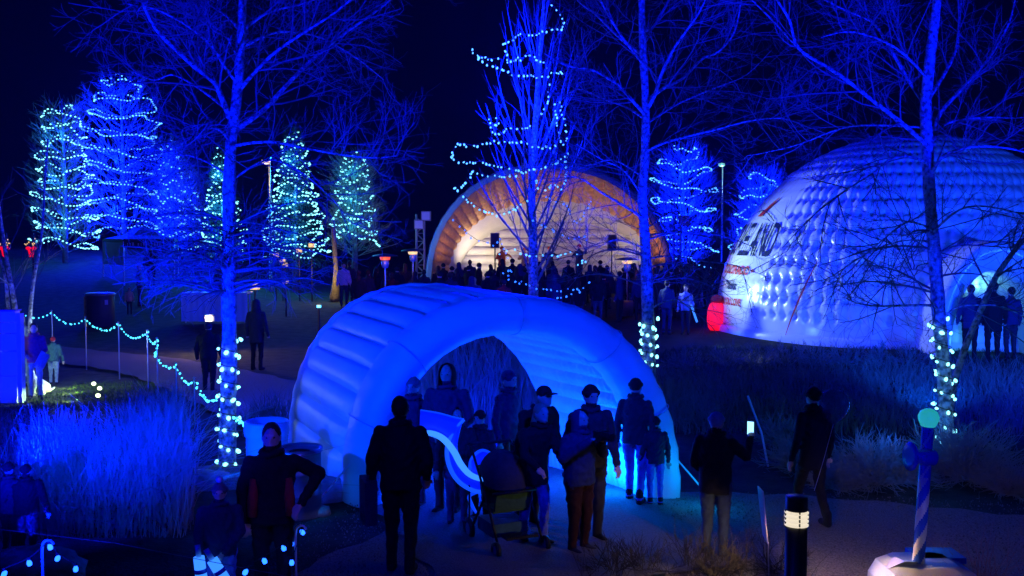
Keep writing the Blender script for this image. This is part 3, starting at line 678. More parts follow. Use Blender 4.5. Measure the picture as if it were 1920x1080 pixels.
# ================================================================== INFLATABLE TUNNEL
def tunnel():
    L0, R0, L1, R1 = Vector((-1.98, 12.05, 0)), Vector((2.06, 12.3, 0)), Vector((-3.42, 15.2, 0)), Vector((0.9, 13.75, 0))
    h0, h1, w = 2.5, 2.55, 0.36
    def P(u, t, off):
        L = L0.lerp(L1, u); R = R0.lerp(R1, u); C = (L + R) / 2; e = (R - L) / 2; a = e.length; h = h0 + (h1 - h0) * u
        n = 2.25; c = math.cos(t); s = math.sin(t)
        cx = math.copysign(abs(c) ** (2 / n), c); sz = max(0, s) ** (2 / n)
        # bottom curls in slightly like a tube
        q = C - e * (cx * (a + off) / a); q.z = (h + off) * sz
        return q
    root = empty('inflatable_tunnel', ((L0 + R0) / 2), label='white inflatable arched tunnel glowing blue over the walk, ribbed roof, people inside', cat='inflatable tunnel')
    N = 19; t_at = lambda i: PI * i / N
    def panel(name, t0, t1, u0, u1, sgn, nt, nu, base, amp, scal=0):
        V = []
        for j in range(nu):
            u = u0 + (u1 - u0) * j / (nu - 1); e = min(1, (min(j, nu - 1 - j)) / 2.0)
            for i in range(nt):
                s = i / (nt - 1); t = t0 + (t1 - t0) * s
                b = math.sqrt(max(0, 1 - (2 * s - 1) ** 2)) * (0.35 + 0.65 * math.sqrt(e))
                if scal: b *= 0.55 + 0.45 * abs(math.sin(PI * scal * j / (nu - 1))) ** 0.5
                V.append(P(u, t, base + sgn * amp * b))
        mb = MB(); mb.add(V, [tuple(f) for f in grid_faces(nt, nu)]); return mb.build(name, M['fabric'], root, True)
    NL = 26
    for i in range(NL): panel('lining_panel', PI * i / NL, PI * (i + 1) / NL, 0.10, 0.97, -1, 6, 101, -w, 0.07, 17)
    for i in range(N):
        panel('rib', t_at(i), t_at(i + 1), 0.13, 0.96, 1, 9, 14, -0.03, 0.085)
    for nm, sec in (('front_band', [(0.16, -0.08), (0.13, 0.0), (0.07, 0.045), (0.0, 0.035), (-0.05, -0.04), (-0.075, -w * 0.5), (-0.05, -w + 0.02), (0.0, -w - 0.06), (0.07, -w - 0.06), (0.12, -w - 0.02), (0.15, -w + 0.06)]),
                    ('back_band', [(0.94, -0.07), (0.96, 0.03), (0.99, 0.04), (1.02, -0.06), (1.03, -w / 2), (1.02, -w + 0.02), (0.99, -w - 0.04), (0.96, -w + 0.05)])):
        V = []; nt = 73
        secr = resample([Vector((a, b, 0)) for a, b in sec], 3)
        for q in secr:
            for i in range(nt):
                t = PI * i / (nt - 1); wr = 0.007 * math.sin(i * 1.9) + 0.008 * math.sin(i * 0.83 + q.x * 40) * math.sin(q.y * 30 + i); V.append(P(q.x, t, q.y + wr))
        MB().add(V, [tuple(f) for f in grid_faces(nt, len(secr))]).build(nm, M['fabric'], root, True)
    for ts in (0.12, 0.27, 0.5, 0.7, 0.86):
        pr = [P(q.x, PI * ts, q.y + (0.012 if q.y > -w * 0.5 else -0.012)) for q in resample([Vector((a, b, 0)) for a, b in [(0.16, -0.03), (0.13, 0.01), (0.07, 0.045), (0.0, 0.035), (-0.05, -0.03), (-0.08, -w * 0.5), (-0.05, -w + 0.02), (0.0, -w - 0.05), (0.07, -w - 0.055), (0.12, -w - 0.02)]], 4)]
        MB().tube(pr, 0.007, 5).build('seam', M['banner'], root, True)
    # ground skirt and tie-down straps
    for sgn, c in ((0, L0), (1, R0)):
        mb = MB(); d = Vector((-0.35, -0.25, 0)) if sgn == 0 else Vector((0.35, -0.2, 0))
        mb.tube([c + Vector((0, 0, 0.5)), c + d * 1.2 + Vector((0, 0, 0.02))], 0.012, 5); mb.build('tie_down', M['white'], root)
    return P
TP = tunnel()
point((1.25, 12.35, 0.35), 45, (0.001, 0.17, 1.0), 0.12)        # cyan lamps along the right inner foot
point((0.9, 12.9, 0.3), 16, (0.006, 0.2, 1.0), 0.15)
point((-0.4, 12.9, 0.35), 150, (0.0005, 0.035, 1.0), 0.2)
point((0.2, 12.6, 0.3), 70, (0.0005, 0.04, 1.0), 0.2)
point((-0.8, 14.0, 0.4), 80, (0.004, 0.04, 1.0), 0.2)
point((2.3, 11.8, 0.4), 10, (0.002, 0.35, 1.0), 0.1)
point((-2.35, 11.5, 0.3), 40, (0.001, 0.16, 1.0), 0.1)
point((-4.2, 18.3, 1.6), 420, (0.004, 0.02, 1.0), 0.3)          # walk behind the tunnel
# ================================================================== DOME
DC = at(1700, 607, 30.0); DR = 5.66
fc = math.atan2(-DC.x, -(-DC.y)) if False else math.atan2(-DC.y, -DC.x)     # azimuth of the camera seen from the dome
def dome_pt(az, el, r):
    return DC + Vector((math.cos(el) * math.cos(fc + az), math.cos(el) * math.sin(fc + az), math.sin(el))) * r
def print_mask(az, el):
    # smooth printed panel on the left flank (az negative is left as seen from the walk)
    a = ss(-0.70, -0.78, az) * ss(-2.3, -2.2, az); return float(a * ss(0.92, 0.84, el))
def dome():
    b = Vector((DC.x, DC.y, gz(DC.x, DC.y))); root = empty('inflatable_dome', b, label='large white quilted inflatable dome with red and navy lettering on its left flank', cat='inflatable dome')
    nL, nc = 98, 18
    su, sv = 7, 8; NU = nL * su; NV = nc * sv + 1
    az = np.linspace(-PI, PI, NU, endpoint=False); el = np.linspace(-0.02, PI / 2 * 0.99, NV)
    AZ, EL = np.meshgrid(az, el); U = (AZ + PI) / (2 * PI) * nL; Vv = (EL / (PI / 2)) * nc
    du = U - np.round(U); dv = Vv - np.round(Vv)
    cell = np.abs(np.cos(PI * (U + 0.0))) ; 
    gu = np.exp(-(du / 0.16) ** 2); gv = np.exp(-(dv / 0.16) ** 2); pil = (1 - gu * (0.25 + 0.75 * np.exp(-(dv / 0.3) ** 2))) * (1 - 0.35 * gv)
    dot = np.exp(-((du * 0.31 / 0.075) ** 2 + (dv * 0.48 / 0.075) ** 2))
    row = np.exp(-(dv * 0.44 / 0.05) ** 2)
    k = np.cos(EL) ** 0.3
    msk = 1 - np.vectorize(print_mask)(AZ, EL) * 0.93
    low = ss(0.04, 0.12, EL)
    d = (0.085 * pil * (1 - 0.35 * ss(0.6, 1.1, EL)) - 0.15 * dot - 0.006 * row) * (0.88 + 0.24 * np.sin(U * 1.7 + Vv * 2.9) * np.sin(U * 0.37 + Vv * 0.9)) * msk * low * k
    R_ = DR + d
    X = DC.x + np.cos(EL) * np.cos(fc + AZ) * R_; Y = DC.y + np.cos(EL) * np.sin(fc + AZ) * R_; Z = DC.z + np.sin(EL) * R_
    V = np.stack([X, Y, Z], -1).reshape(-1, 3) - np.array(b)[None]
    link('quilted_shell', mkmesh('quilted_shell', V, grid_faces(NU, NV, True), [M['fabric2']], smooth=True), root)
    prof = [(DR + 0.1, -0.75), (DR + 0.12, -0.3), (DR + 0.09, -0.05), (DR + 0.02, 0.03), (DR - 0.1, 0.05)]
    MB().lathe(prof, DC, 96).build('skirt', M['fabric2'], root, True)
    # lettering wrapped on the shell
    def word(s, size, az_end, el0, m, sx=1.0, shear=0.0, spacing=1.0, r=0.04):
        me = text_mesh(s, size, shear); n = len(me.vertices); co = np.empty(n * 3); me.vertices.foreach_get('co', co); co = co.reshape(-1, 3)
        co[:, 0] *= sx; co[:, 0] -= co[:, 0].max()
        rl = DR * math.cos(el0); out = []
        for x, y, z in co: out.append(dome_pt(az_end + x / rl, el0 + y / DR, DR + r) - b)
        me.vertices.foreach_set('co', np.array([tuple(v) for v in out]).ravel()); me.materials.clear(); me.materials.append(m); me.update()
        o = link('lettering', me, root); return o
    # az is measured counter-clockwise; left as seen = negative side
    word('LOVELAND', 1.5, -0.73, 0.375, M['navy'], 0.40, r=0.06)
    word('COLORADO \u2022', 0.36, -0.84, 0.275, M['redp'], 0.95)
    word('Thanks', 0.34, -0.98, 0.195, M['navy'], 0.9, 0.3)
    word('FOR YOU LOVE', 0.27, -0.90, 0.115, M['redp'], 0.85)
    def ribbon(pts, wd, m, r=0.03, name='printed_stripe'):
        V = []; F = []
        for i, (a, e, ww) in enumerate(pts):
            V += [dome_pt(a - ww / DR, e, DR + r), dome_pt(a + ww / DR, e, DR + r)]
        for i in range(len(pts) - 1): F.append((2 * i, 2 * i + 1, 2 * i + 3, 2 * i + 2))
        MB().add(V, F).build(name, m, root)
    ribbon([(-0.42 - 0.13 * t, 0.36 - 0.36 * t, 0.026 * math.sin(PI * (t * .9 + .05)) + 0.005) for t in np.linspace(0, 1, 12)], 1, M['redp'], 0.1)
    ribbon([(-0.95 - 0.1 * t, 0.72 - 0.12 * t, 0.05 + 0.12 * t) for t in np.linspace(0, 1, 6)], 1, M['redp'], 0.05)
    V = []; F = []
    for i, t in enumerate(np.linspace(0, 1, 14)):
        a = -1.25 + 0.42 * t; e = 0.60 + 0.05 * math.sin(PI * t) - 0.035 * t; V += [dome_pt(a, e, DR + 0.05), dome_pt(a, e + 0.006, DR + 0.05)]
    for i in range(13): F.append((2 * i, 2 * i + 2, 2 * i + 3, 2 * i + 1))
    MB().add(V, F).build('printed_stripe', M['navy'], root)
    # entrance vestibule
    c = at(1872, 652, 23.1); c.z = gz(c.x, c.y); dr = (Vector((DC.x, DC.y, 0)) - Vector((c.x, c.y, 0))).normalized(); sd = Vector((dr.y, -dr.x, 0))
    V = []; nt = 33; sec = [(0.0, 1.18, 2.45), (-0.08, 1.3, 2.6), (0.0, 1.42, 2.75), (0.15, 1.46, 2.8), (0.3, 1.4, 2.72), (0.45, 1.46, 2.8), (0.6, 1.4, 2.72), (0.8, 1.46, 2.8), (1.0, 1.4, 2.72), (1.2, 1.46, 2.8), (2.4, 1.4, 2.7)]
    def sect(dy, rx, rz): return [c + dr * dy + sd * (math.cos(PI * i / (nt - 1)) * rx) + Vector((0, 0, max(0, math.sin(PI * i / (nt - 1))) ** 0.85 * rz - 0.05)) for i in range(nt)]
    secs = [(2.2, 0.95, 2.0), (0.6, 1.0, 2.05), (0.1, 1.05, 2.15)] + sec
    for s in secs: V += sect(*s)
    MB().add(V, [tuple(f) for f in grid_faces(nt, len(secs))]).build('entrance_arch', M['fabric2'], root, True)
    point(c + dr * 1.3 + Vector((0, 0, 1.7)), 4, (0.25, 0.95, 0.85), 0.12)
    point(c + dr * 0.6 + sd * -0.4 + Vector((0, 0, 0.3)), 3, (0.12, 0.9, 0.7), 0.12)
    return c, dr, sd
DOORC, DOORD, DOORS = dome()
spot((14.5, 9.5, 1.6), (12.5, 28, 2.8), 12500, (0.006, 0.055, 1.0), size=75)     # blue wash on the dome
spot((6.6, 15.5, 0.7), (12.2, 28.5, 4.6), 1700, (0.001, 0.07, 1.0), size=62)
spot((5.0, 25.2, 0.7), (8.6, 27.0, 1.6), 34, (0.36, 0.9, 0.8), size=120, blend=1)    # pale lamps by the left foot
spot((2.4, 30.2, 2.6), (8.4, 27.2, 2.9), 1500, (0.5, 0.8, 0.86), size=62, blend=0.8)
# ================================================================== STAGE
def stage():
    z0 = 1.0; root = empty('stage_shell', (1.8, 46, gz(1.8, 46)), label='warm lit quilted inflatable band shell behind the crowd', cat='stage shell')
    def E(cx, w, h, y, t, off=0.0, n=2.15):
        c = math.cos(t); s = math.sin(t); return Vector((cx - math.copysign(abs(c) ** (2 / n), c) * (w + off), y, z0 + max(0, s) ** (2 / n) * (h + off)))
    def loft(name, ra, rb, nt, ns, disp, m=M['shell']):
        V = []
        for j in range(ns):
            v = j / (ns - 1); cx, w, h, y = [a * (1 - v) + b_ * v for a, b_ in zip(ra, rb)]
            for i in range(nt):
                u = i / (nt - 1); V.append(E(cx, w, h, y, PI * u, disp(u, v)))
        return MB().add(V, [tuple(f) for f in grid_faces(nt, ns)]).build(name, m, root, True)
    def quilt(nu, nv, a):
        def f(u, v):
            U = u * nu; Vv = v * nv; du = U - round(U); dv = Vv - round(Vv)
            return -(a * abs(math.sin(PI * U)) ** 0.6 * abs(math.sin(PI * Vv)) ** 0.5) + 0.19 * math.exp(-(du / 0.19) ** 2 - (dv / 0.18) ** 2) * float(ss(0.03, 0.12, v) * (1 - ss(0.9, 0.98, v)))
        return f
    r0 = (1.72, 5.45, 5.3, 46.0); r1 = (1.9, 5.05, 3.95, 48.2); r2 = (2.25, 4.95, 2.95, 49.6)
    loft('outer_rim', (1.72, 5.72, 5.55, 46.15), (1.72, 5.45, 5.3, 46.0), 90, 8, lambda u, v: 0.06 * math.sin(PI * v) + 0.02 * abs(math.sin(u * PI * 26)))
    loft('outer_skin', (1.72, 5.72, 5.55, 46.15), (2.2, 5.2, 4.3, 50.2), 160, 24, lambda u, v: 0.06 * abs(math.sin(u * PI * 26)) ** 0.5)
    loft('quilted_vault', r0, r1, 34 * 9 + 1, 49, quilt(34, 6, 0.13), M['shell_warm_lit'])
    loft('inner_tube', r1, r2, 100, 14, lambda u, v: -0.22 * math.sin(PI * v))
    # back wall of stacked horizontal tubes, each a part
    nb = 7; zz = np.linspace(z0, z0 + 3.0, nb + 1)
    for k in range(nb):
        za, zb_ = zz[k], zz[k + 1]; V = []; nx = 61; nz = 7
        wmax = 4.9 * (max(0, 1 - ((za - z0) / 3.3) ** 2.15)) ** (1 / 2.15) + 0.15
        for j in range(nz):
            s = j / (nz - 1); z = za + (zb_ - za) * s
            for i in range(nx):
                x = 2.25 + wmax * (2 * i / (nx - 1) - 1); bl = math.sqrt(max(0, 1 - (2 * s - 1) ** 2)) * (0.14 + 0.05 * abs(math.sin(i * PI / 3)) ** 0.6)
                V.append((x, 49.7 - bl, z))
        MB().add(V, [tuple(f) for f in grid_faces(nx, nz)]).build('back_wall_tube', M['shell'], root, True)
    d = empty('stage_deck', (1.8, 47.5, gz(1.8, 47.5)), label='dark raised stage deck under the band shell', cat='stage')
    MB().box((1.8, 47.8, 0.75), (10.6, 3.6, 0.48)).build('platform', M['black'], d)
    MB().box((1.8, 45.97, 0.72), (10.5, 0.04, 0.4)).build('skirt', M['tent'], d)
stage()
WARM = (1.0, 0.72, 0.42)
spot((-2.3, 47.6, 1.15), (-0.6, 49.2, 3.6), 460, (1.0, 0.84, 0.6), size=110, blend=1)
spot((6.2, 47.6, 1.15), (5.2, 49.4, 3.4), 110, (1.0, 0.82, 0.58), size=110, blend=1)
spot((-3.0, 45.4, 1.3), (-1.8, 47.2, 4.2), 100, (1.0, 0.5, 0.12), size=100, blend=1)
spot((1.8, 45.0, 1.3), (1.8, 47.0, 5.0), 90, (1.0, 0.42, 0.10), size=130, blend=1)
spot((6.6, 45.4, 1.3), (5.4, 47.2, 4.2), 130, (1.0, 0.45, 0.12), size=100, blend=1)
point((0.6, 46.6, 3.2), 9, (0.9, 0.76, 0.8), 0.3); point((4.0, 46.6, 3.2), 10, (0.95, 0.78, 0.7), 0.3)
# speakers and stands
def stand_speaker(px, py, D, label, h=0.72, w=0.42):
    c = at(px, py, D); b = Vector((c.x, D, 1.0)); r = empty('loudspeaker', b, label=label, cat='speaker')
    MB().box(c, (w, 0.35, h)).build('cabinet', M['grey'], r)
    MB().box(c + Vector((0, -0.18, 0)), (w * 0.85, 0.01, h * 0.9)).build('grille', M['black'], r)
    mb = MB(); mb.tube([b, c - Vector((0, 0, h / 2))], 0.03, 8); mb.build('stand_pole', M['black'], r)
    for k in range(3):
        a = k * 2.09; MB().tube([b + Vector((math.cos(a) * 0.4, math.sin(a) * 0.4, 0)), b + Vector((0, 0, 0.6))], 0.018, 5).build('leg', M['black'], r)
stand_speaker(928, 451, 46.9, 'black loudspeaker on a stand at the left of the stage')
stand_speaker(1147, 454, 46.9, 'black loudspeaker on a stand at the right of the stage')
def tower(cx, ytop, D, label, boxes, w=0.34):
    t = at(cx, ytop, D); b = Vector((t.x, D, gz(t.x, D))); r = empty('truss_tower', b, label=label, cat='light tower')
    for sx in (-1, 1):
        for sy in (-1, 1): MB().tube([b + Vector((sx * w / 2, sy * w / 2, 0)), Vector((t.x + sx * w / 2, D + sy * w / 2, t.z))], 0.035, 6).build('truss_chord', M['steel'], r)
    z = b.z + 0.3; k = 0; mb = MB()
    while z < t.z - 0.4:
        s = 1 if k % 2 else -1
        for sy in (-1, 1):
            mb.tube([(t.x - w / 2 * s, D + sy * w / 2, z), (t.x + w / 2 * s, D + sy * w / 2, z + 0.35)], 0.018, 4); mb.tube([(t.x - w / 2, D + sy * w / 2, z), (t.x + w / 2, D + sy * w / 2, z)], 0.018, 4)
        z += 0.35; k += 1
    mb.build('truss_lacing', M['steel'], r)
    for (bx, by, s) in boxes: 
        c = at(bx, by, D - 0.4); MB().box(c, (s, 0.3, s)).build('lamp_box', M['concrete'], r); MB().box(c + Vector((0, -0.16, 0)), (s * 0.8, 0.012, s * 0.8)).build('lamp_face', M['white'], r)
tower(788, 402, 44, 'truss tower with two square lamp heads left of the stage shell', [(799, 405, 0.42), (786, 421, 0.42)])
tower(1270, 405, 48, 'faint lattice tower to the right of the stage shell', [(1283, 414, 0.5)])
spot((-4.5, 40, 1.2), (-4.2, 43.6, 3.5), 60, (0.9, 0.75, 0.8), size=60)

# ================================================================== PEOPLE
def capsule(mb, a, b, ra, rb, n=10):
    a = Vector(a); b = Vector(b); d = b - a; L = d.length
    if L < 1e-5: return
    t = d / L; pts = []; rs = []
    for k in range(3): w = PI / 2 * (k + 0.35) / 3; pts.append(a - t * ra * math.cos(w)); rs.append(ra * math.sin(w))
    pts.append(a); rs.append(ra); pts.append(b); rs.append(rb)
    for k in range(3)[::-1]: w = PI / 2 * (k + 0.35) / 3; pts.append(b + t * rb * math.cos(w)); rs.append(rb * math.sin(w))
    mb.tube(pts, rs, n)
def seg_dist(P, a, b):
    a = np.array(a, float); b = np.array(b, float); d = b - a; t = np.clip(((P - a) @ d) / (d @ d + 1e-12), 0, 1); return np.linalg.norm(P - (a + t[:, None] * d), axis=1)
def body_mesh(jm, tm, bm, sm, arms=(None, None), lean=0.0, bulk=1.0, coat=0.86, stride=0.0, turn=0.0, vox=0.017, hands=True, feet_w=0.1, headoff=(0, 0), hoodm=None):
    """one continuous remeshed body, 1.75 m tall, facing -Y; arms = ((elbow, wrist), ...) for the -x and +x side"""
    mb = MB(); bones = []
    def L(x, y, z): return Vector((x, y - lean * max(0, z - 0.95), z - 0.12 * abs(lean) * max(0, z - 0.95)))
    def limb(a, b, ra, rb, tg): capsule(mb, a, b, ra, rb); bones.append((a, b, (ra + rb) / 2, tg))
    # torso rings
    rings = [(coat, 0.185, 0.14), (0.98, 0.18, 0.135), (1.12, 0.175, 0.13), (1.28, 0.195, 0.14), (1.40, 0.19, 0.125), (1.46, 0.13, 0.10), (1.50, 0.075, 0.075)]
    V = []; n = 14
    for z, rx, ry in rings:
        c = L(0, 0.0, z)
        for k in range(n): w = 2 * PI * k / n; V.append(c + Vector((math.cos(w) * rx * bulk, math.sin(w) * ry * bulk, 0)))
    Fq = [tuple(f) for f in grid_faces(n, len(rings), True)] + [tuple(range(n))[::-1], tuple((len(rings) - 1) * n + k for k in range(n))]
    mb.add(V, Fq); bones.append((L(0, 0, coat + 0.02), L(0, 0, 1.42), 0.16 * bulk, 1))
    neck = L(0, 0, 1.5); hd = L(0, -0.02, 1.635) + Vector((headoff[0], headoff[1], 0))
    limb(L(0, 0, 1.44), hd - Vector((0, 0, 0.06)), 0.062, 0.056, 0)
    R = Matrix.Rotation(turn, 3, 'Z')
    mb.ball(hd, (0.077, 0.097, 0.118), 14, 10, R=R); mb.ball(hd + R @ Vector((0, -0.045, -0.06)), (0.052, 0.055, 0.055), 10, 8)
    mb.ball(hd + R @ Vector((0, -0.102, -0.012)), (0.016, 0.024, 0.028), 8, 6); mb.ball(hd + R @ Vector((0, -0.088, 0.035)), (0.055, 0.02, 0.014), 8, 6)
    mb.ball(hd + R @ Vector((0, -0.093, -0.062)), (0.028, 0.014, 0.012), 8, 6)
    for s in (-1, 1): mb.ball(hd + R @ Vector((s * 0.078, 0.01, -0.005)), (0.014, 0.022, 0.034), 8, 6)
    bones.append((hd, hd + Vector((0, 0, 0.001)), 0.1, 0))
    for s, ar in ((-1, arms[0]), (1, arms[1])):
        sh = L(s * 0.175 * bulk, 0, 1.405)
        el, wr = ar if ar else ((s * 0.25 * bulk, 0.02, 1.13), (s * 0.27 * bulk, -0.06, 0.88))
        el = Vector(el) if ar else L(*el); wr = Vector(wr) if ar else L(*wr)
        limb(sh, el, 0.066 * bulk, 0.055 * bulk, 1); limb(el, wr, 0.054 * bulk, 0.042 * bulk, 1)
        d = (wr - el).normalized(); a, b = basis(d)
        pc = wr + d * 0.055; bones.append((wr + d * 0.045, wr + d * 0.19, 0.035, 3))
        if hands:
            sx = Vector((0, 0, 1)).cross(d); sx = sx.normalized() if sx.length > 0.1 else Vector((1, 0, 0)); nn = d.cross(sx)
            for k in range(4):  # palm rays and fingers of unequal length, slightly curled
                o_ = sx * (k - 1.5) * 0.021; lf = [0.072, 0.082, 0.077, 0.06][k]
                p0 = wr + o_ * 0.6; p1 = wr + d * 0.095 + o_; p2 = p1 + d * lf * 0.55 - nn * 0.012; p3 = p2 + d * lf * 0.38 - nn * 0.028
                capsule(mb, p0, p1, 0.019, 0.015, 7); capsule(mb, p1, p2, 0.0115, 0.0105, 6); capsule(mb, p2, p3, 0.0105, 0.009, 6)
            q = wr + d * 0.035 - sx * 0.03; q2 = q + d * 0.035 - sx * 0.03; capsule(mb, wr + d * 0.01 - sx * 0.01, q, 0.02, 0.015, 6); capsule(mb, q, q2, 0.013, 0.012, 6); capsule(mb, q2, q2 + d * 0.03 - nn * 0.01, 0.012, 0.010, 6)
        else: mb.ball(pc, 0.045, 8, 6)
        hp = Vector((s * 0.095, 0, 0.9)); st = stride * s
        kn = Vector((s * feet_w, -0.02 - max(0, st) * 0.45 + max(0, -st) * 0.1, 0.49)); an = Vector((s * feet_w, 0.02 - st * 0.5, 0.1 + max(0, -st) * 0.12)); toe = an + Vector((s * 0.02, -0.15, -0.055))
        limb(hp, kn, 0.098 * bulk, 0.066 * bulk, 2); limb(kn, an, 0.064 * bulk, 0.05, 2); limb(an + Vector((0, 0.02, -0.045)), toe, 0.05, 0.042, 4); limb(an + Vector((0, 0, -0.03)), an + Vector((0, 0, 0.07)), 0.056, 0.056, 4)
    me0 = mkmesh('body', mb.v, mb.f, []); tmp = bpy.data.objects.new('tmp', me0); COL.objects.link(tmp)
    md = tmp.modifiers.new('r', 'REMESH'); md.mode = 'VOXEL'; md.voxel_size = vox
    sm_ = tmp.modifiers.new('s', 'SMOOTH'); sm_.iterations = 2; sm_.factor = 0.5
    bpy.context.view_layer.update()
    me = bpy.data.meshes.new_from_object(tmp.evaluated_get(bpy.context.evaluated_depsgraph_get())); bpy.data.objects.remove(tmp)
    me.name = 'body'; me.materials.clear()
    nv = len(me.vertices); co = np.empty(nv * 3); me.vertices.foreach_get('co', co); co = co.reshape(-1, 3); no = np.empty(nv * 3); me.vertices.foreach_get('normal', no); no = no.reshape(-1, 3)
    x_, y_, z_ = co.T; sd = bulk * 7 + lean * 3
    fold = np.sin(z_ * 46 + 3.2 * np.sin(x_ * 13 + sd) + 2.5 * np.sin(y_ * 17 + z_ * 9)) * (0.5 + 0.5 * np.sin(x_ * 21 + z_ * 13 + sd)) + 0.5 * np.sin(x_ * 60 + z_ * 31 + y_ * 44)
    cl = (np.sqrt((x_ - hd.x) ** 2 + (y_ - hd.y) ** 2 + (z_ - hd.z) ** 2) > 0.19) & (z_ > 0.12)
    co = co + no * (fold * 0.0065 * cl * ss(0.14, 0.3, np.abs(z_)))[:, None]
    me.vertices.foreach_set('co', co.ravel())
    for m in (sm, jm, tm, sm, bm): me.materials.append(m)
    n = len(me.polygons); c = np.empty(n * 3); me.polygons.foreach_get('center', c); c = c.reshape(-1, 3)
    D = np.stack([seg_dist(c, a, b) - r for a, b, r, t in bones]); tg = np.array([t for *_, t in bones])[D.argmin(0)]
    tg[(c[:, 2] < coat) & (tg == 1) & (np.abs(c[:, 0]) < 0.17)] = 2
    me.polygons.foreach_set('material_index', tg.astype(np.int32)); me.polygons.foreach_set('use_smooth', np.ones(n, bool)); me.update()
    return me, hd, R
def person(px, py, H, yaw, label, jm='c_black', tm='c_dark', bm='c_black', hat=None, hatm='c_black', hair='hair', group=None, D=None, z=None, **kw):
    if D is None: g_ = gp(px, py)
    else:
        g_ = at(px, 500, D); g_.z = gz(g_.x, g_.y) if z is None else z
    s = H / 1.76; root = empty('person', g_, math.radians(yaw), label=label, cat='person', group=group); root.scale = (s, s, s)
    me, hd, R = body_mesh(M[jm], M[tm], M[bm], M['skin'], **kw)
    link('body', me, root)
    if hat == 'beanie' or hat == 'pom':
        mb = MB(); mb.ball(hd + Vector((0, 0.012, 0.035)), (0.09, 0.108, 0.10), 14, 8); mb.lathe([(0.095, 0), (0.103, 0.012), (0.103, 0.04), (0.093, 0.05)], hd + Vector((0, 0.01, 0.015)), 16)
        mb.build('hat', M[hatm], root, True, rel=False)
        if hat == 'pom': MB().ball(hd + Vector((0, 0.01, 0.165)), 0.045, 10, 7).build('pompom', M['c_pale'], root, True, rel=False)
    elif hat == 'hood':
        mb = MB(); pr = []
        for j in range(7):
            a = PI * (0.12 + 0.62 * j / 6)
            for i in range(16): pass
        V = []; nu = 15
        for j, (zz, rr, yy) in enumerate([(-0.17, 0.115, 0.005), (-0.1, 0.105, 0.012), (0.0, 0.103, 0.02), (0.07, 0.095, 0.02), (0.115, 0.065, 0.015), (0.135, 0.02, 0.01)]):
            for i in range(nu):
                w = -PI / 2 + 0.9 + (2 * PI - 1.8) * i / (nu - 1); V.append(hd + Vector((math.cos(w) * rr, math.sin(w) * rr * 1.12 + yy, zz)))
        o_ = len(V)
        V2 = [hd + (Vector(v) - hd) * 0.9 for v in V]; Fq = [tuple(f) for f in grid_faces(nu, 6)]
        mb.add(V, Fq); mb.add(V2, [f[::-1] for f in Fq]); mb.build('hood', M[hatm], root, True, rel=False)
    elif hat == 'cap':
        mb = MB(); mb.ball(hd + Vector((0, 0.012, 0.045)), (0.088, 0.105, 0.085), 14, 8); mb.box(hd + Vector((0, -0.12, 0.05)), (0.12, 0.09, 0.012)); mb.build('cap', M[hatm], root, True, rel=False)
    if hat in (None, 'long', 'cap', 'beanie') or hair == 'blond':
        mb = MB()
        if hat is None or hat == 'long': mb.ball(hd + Vector((0, 0.022, 0.028)), (0.087, 0.1, 0.108), 14, 8)
        if hat == 'long' or hair == 'blond' or kw.get('hairlong'):
            mb.tube([hd + Vector((0, 0.05, 0.02)), hd + Vector((0, 0.085, -0.1)), hd + Vector((0, 0.10, -0.22)), hd + Vector((0.01, 0.11, -0.33))], [0.075, 0.085, 0.075, 0.03], 10)
        if mb.v: mb.build('hair', M[hair], root, True, rel=False)
    if kw.get('vox', 0.017) < 0.023:
        n0 = Vector((hd.x * 0.7, hd.y * 0.75 + 0.005, hd.z - 0.135)); P = [n0 + Vector((0.085 * math.cos(a), 0.088 * math.sin(a) - 0.004, 0.012 * math.sin(a * 2 + H * 9))) for a in np.linspace(0, 2 * PI, 18)]
        MB().tube(P, [0.03 + 0.006 * math.sin(k * 2.3) for k in range(18)], 8).build('collar', M[jm], root, True, rel=False)
    if kw.get('vox', 0.017) < 0.03:
        mb = MB()
        for sx in (-1, 1): mb.ball(hd + R @ Vector((sx * 0.03, -0.088, 0.012)), (0.012, 0.008, 0.008), 6, 4)
        mb.build('eyes', M['eye'], root, True, rel=False)
    return root, hd
def loc(root, p):
    """person's local point to the world"""
    bpy.context.view_layer.update(); return root.matrix_world @ Vector(p)
# --- near figures
fg = 'people around the tunnel'
pw, _ = person(505, 0, 1.68, 8, 'long-haired woman in dark jacket with red side panels, elbow out before the blue barrel', 'c_black', 'c_black', 'c_dark', hat='long', D=8.5,
    arms=(((-0.27, 0.02, 1.14), (-0.24, -0.02, 0.89)), ((0.42, 0.06, 1.27), (0.27, -0.12, 1.06))), bulk=1.08)
for s in (-1, 1):
    MB().tube([(s * 0.155, -0.105, 1.28), (s * 0.16, -0.10, 1.1), (s * 0.165, -0.095, 0.94)], [0.03, 0.05, 0.045], 8).build('jacket_side_panel', M['c_red'], pw, True, rel=False)
ck, _ = person(405, 0, 1.2, 15, 'small child in a pompom hat holding glowing light tubes', 'c_navy', 'c_blue', 'c_dark', hat='pom', hatm='c_grey', D=8.35,
    arms=(((-0.26, -0.05, 1.14), (-0.24, -0.2, 0.92)), ((0.25, -0.05, 1.13), (0.05, -0.24, 0.95))), bulk=1.15)
person(20, 1050, 1.0, 165, 'small figure in dark coat at the left edge, half out of frame', 'c_dark', 'c_black', hat='beanie', feet_w=0.09)
person(52, 1050, 0.98, 190, 'small broad figure in dark coat before the reeds at the left', 'c_black', 'c_black', hat='beanie', bulk=1.25)
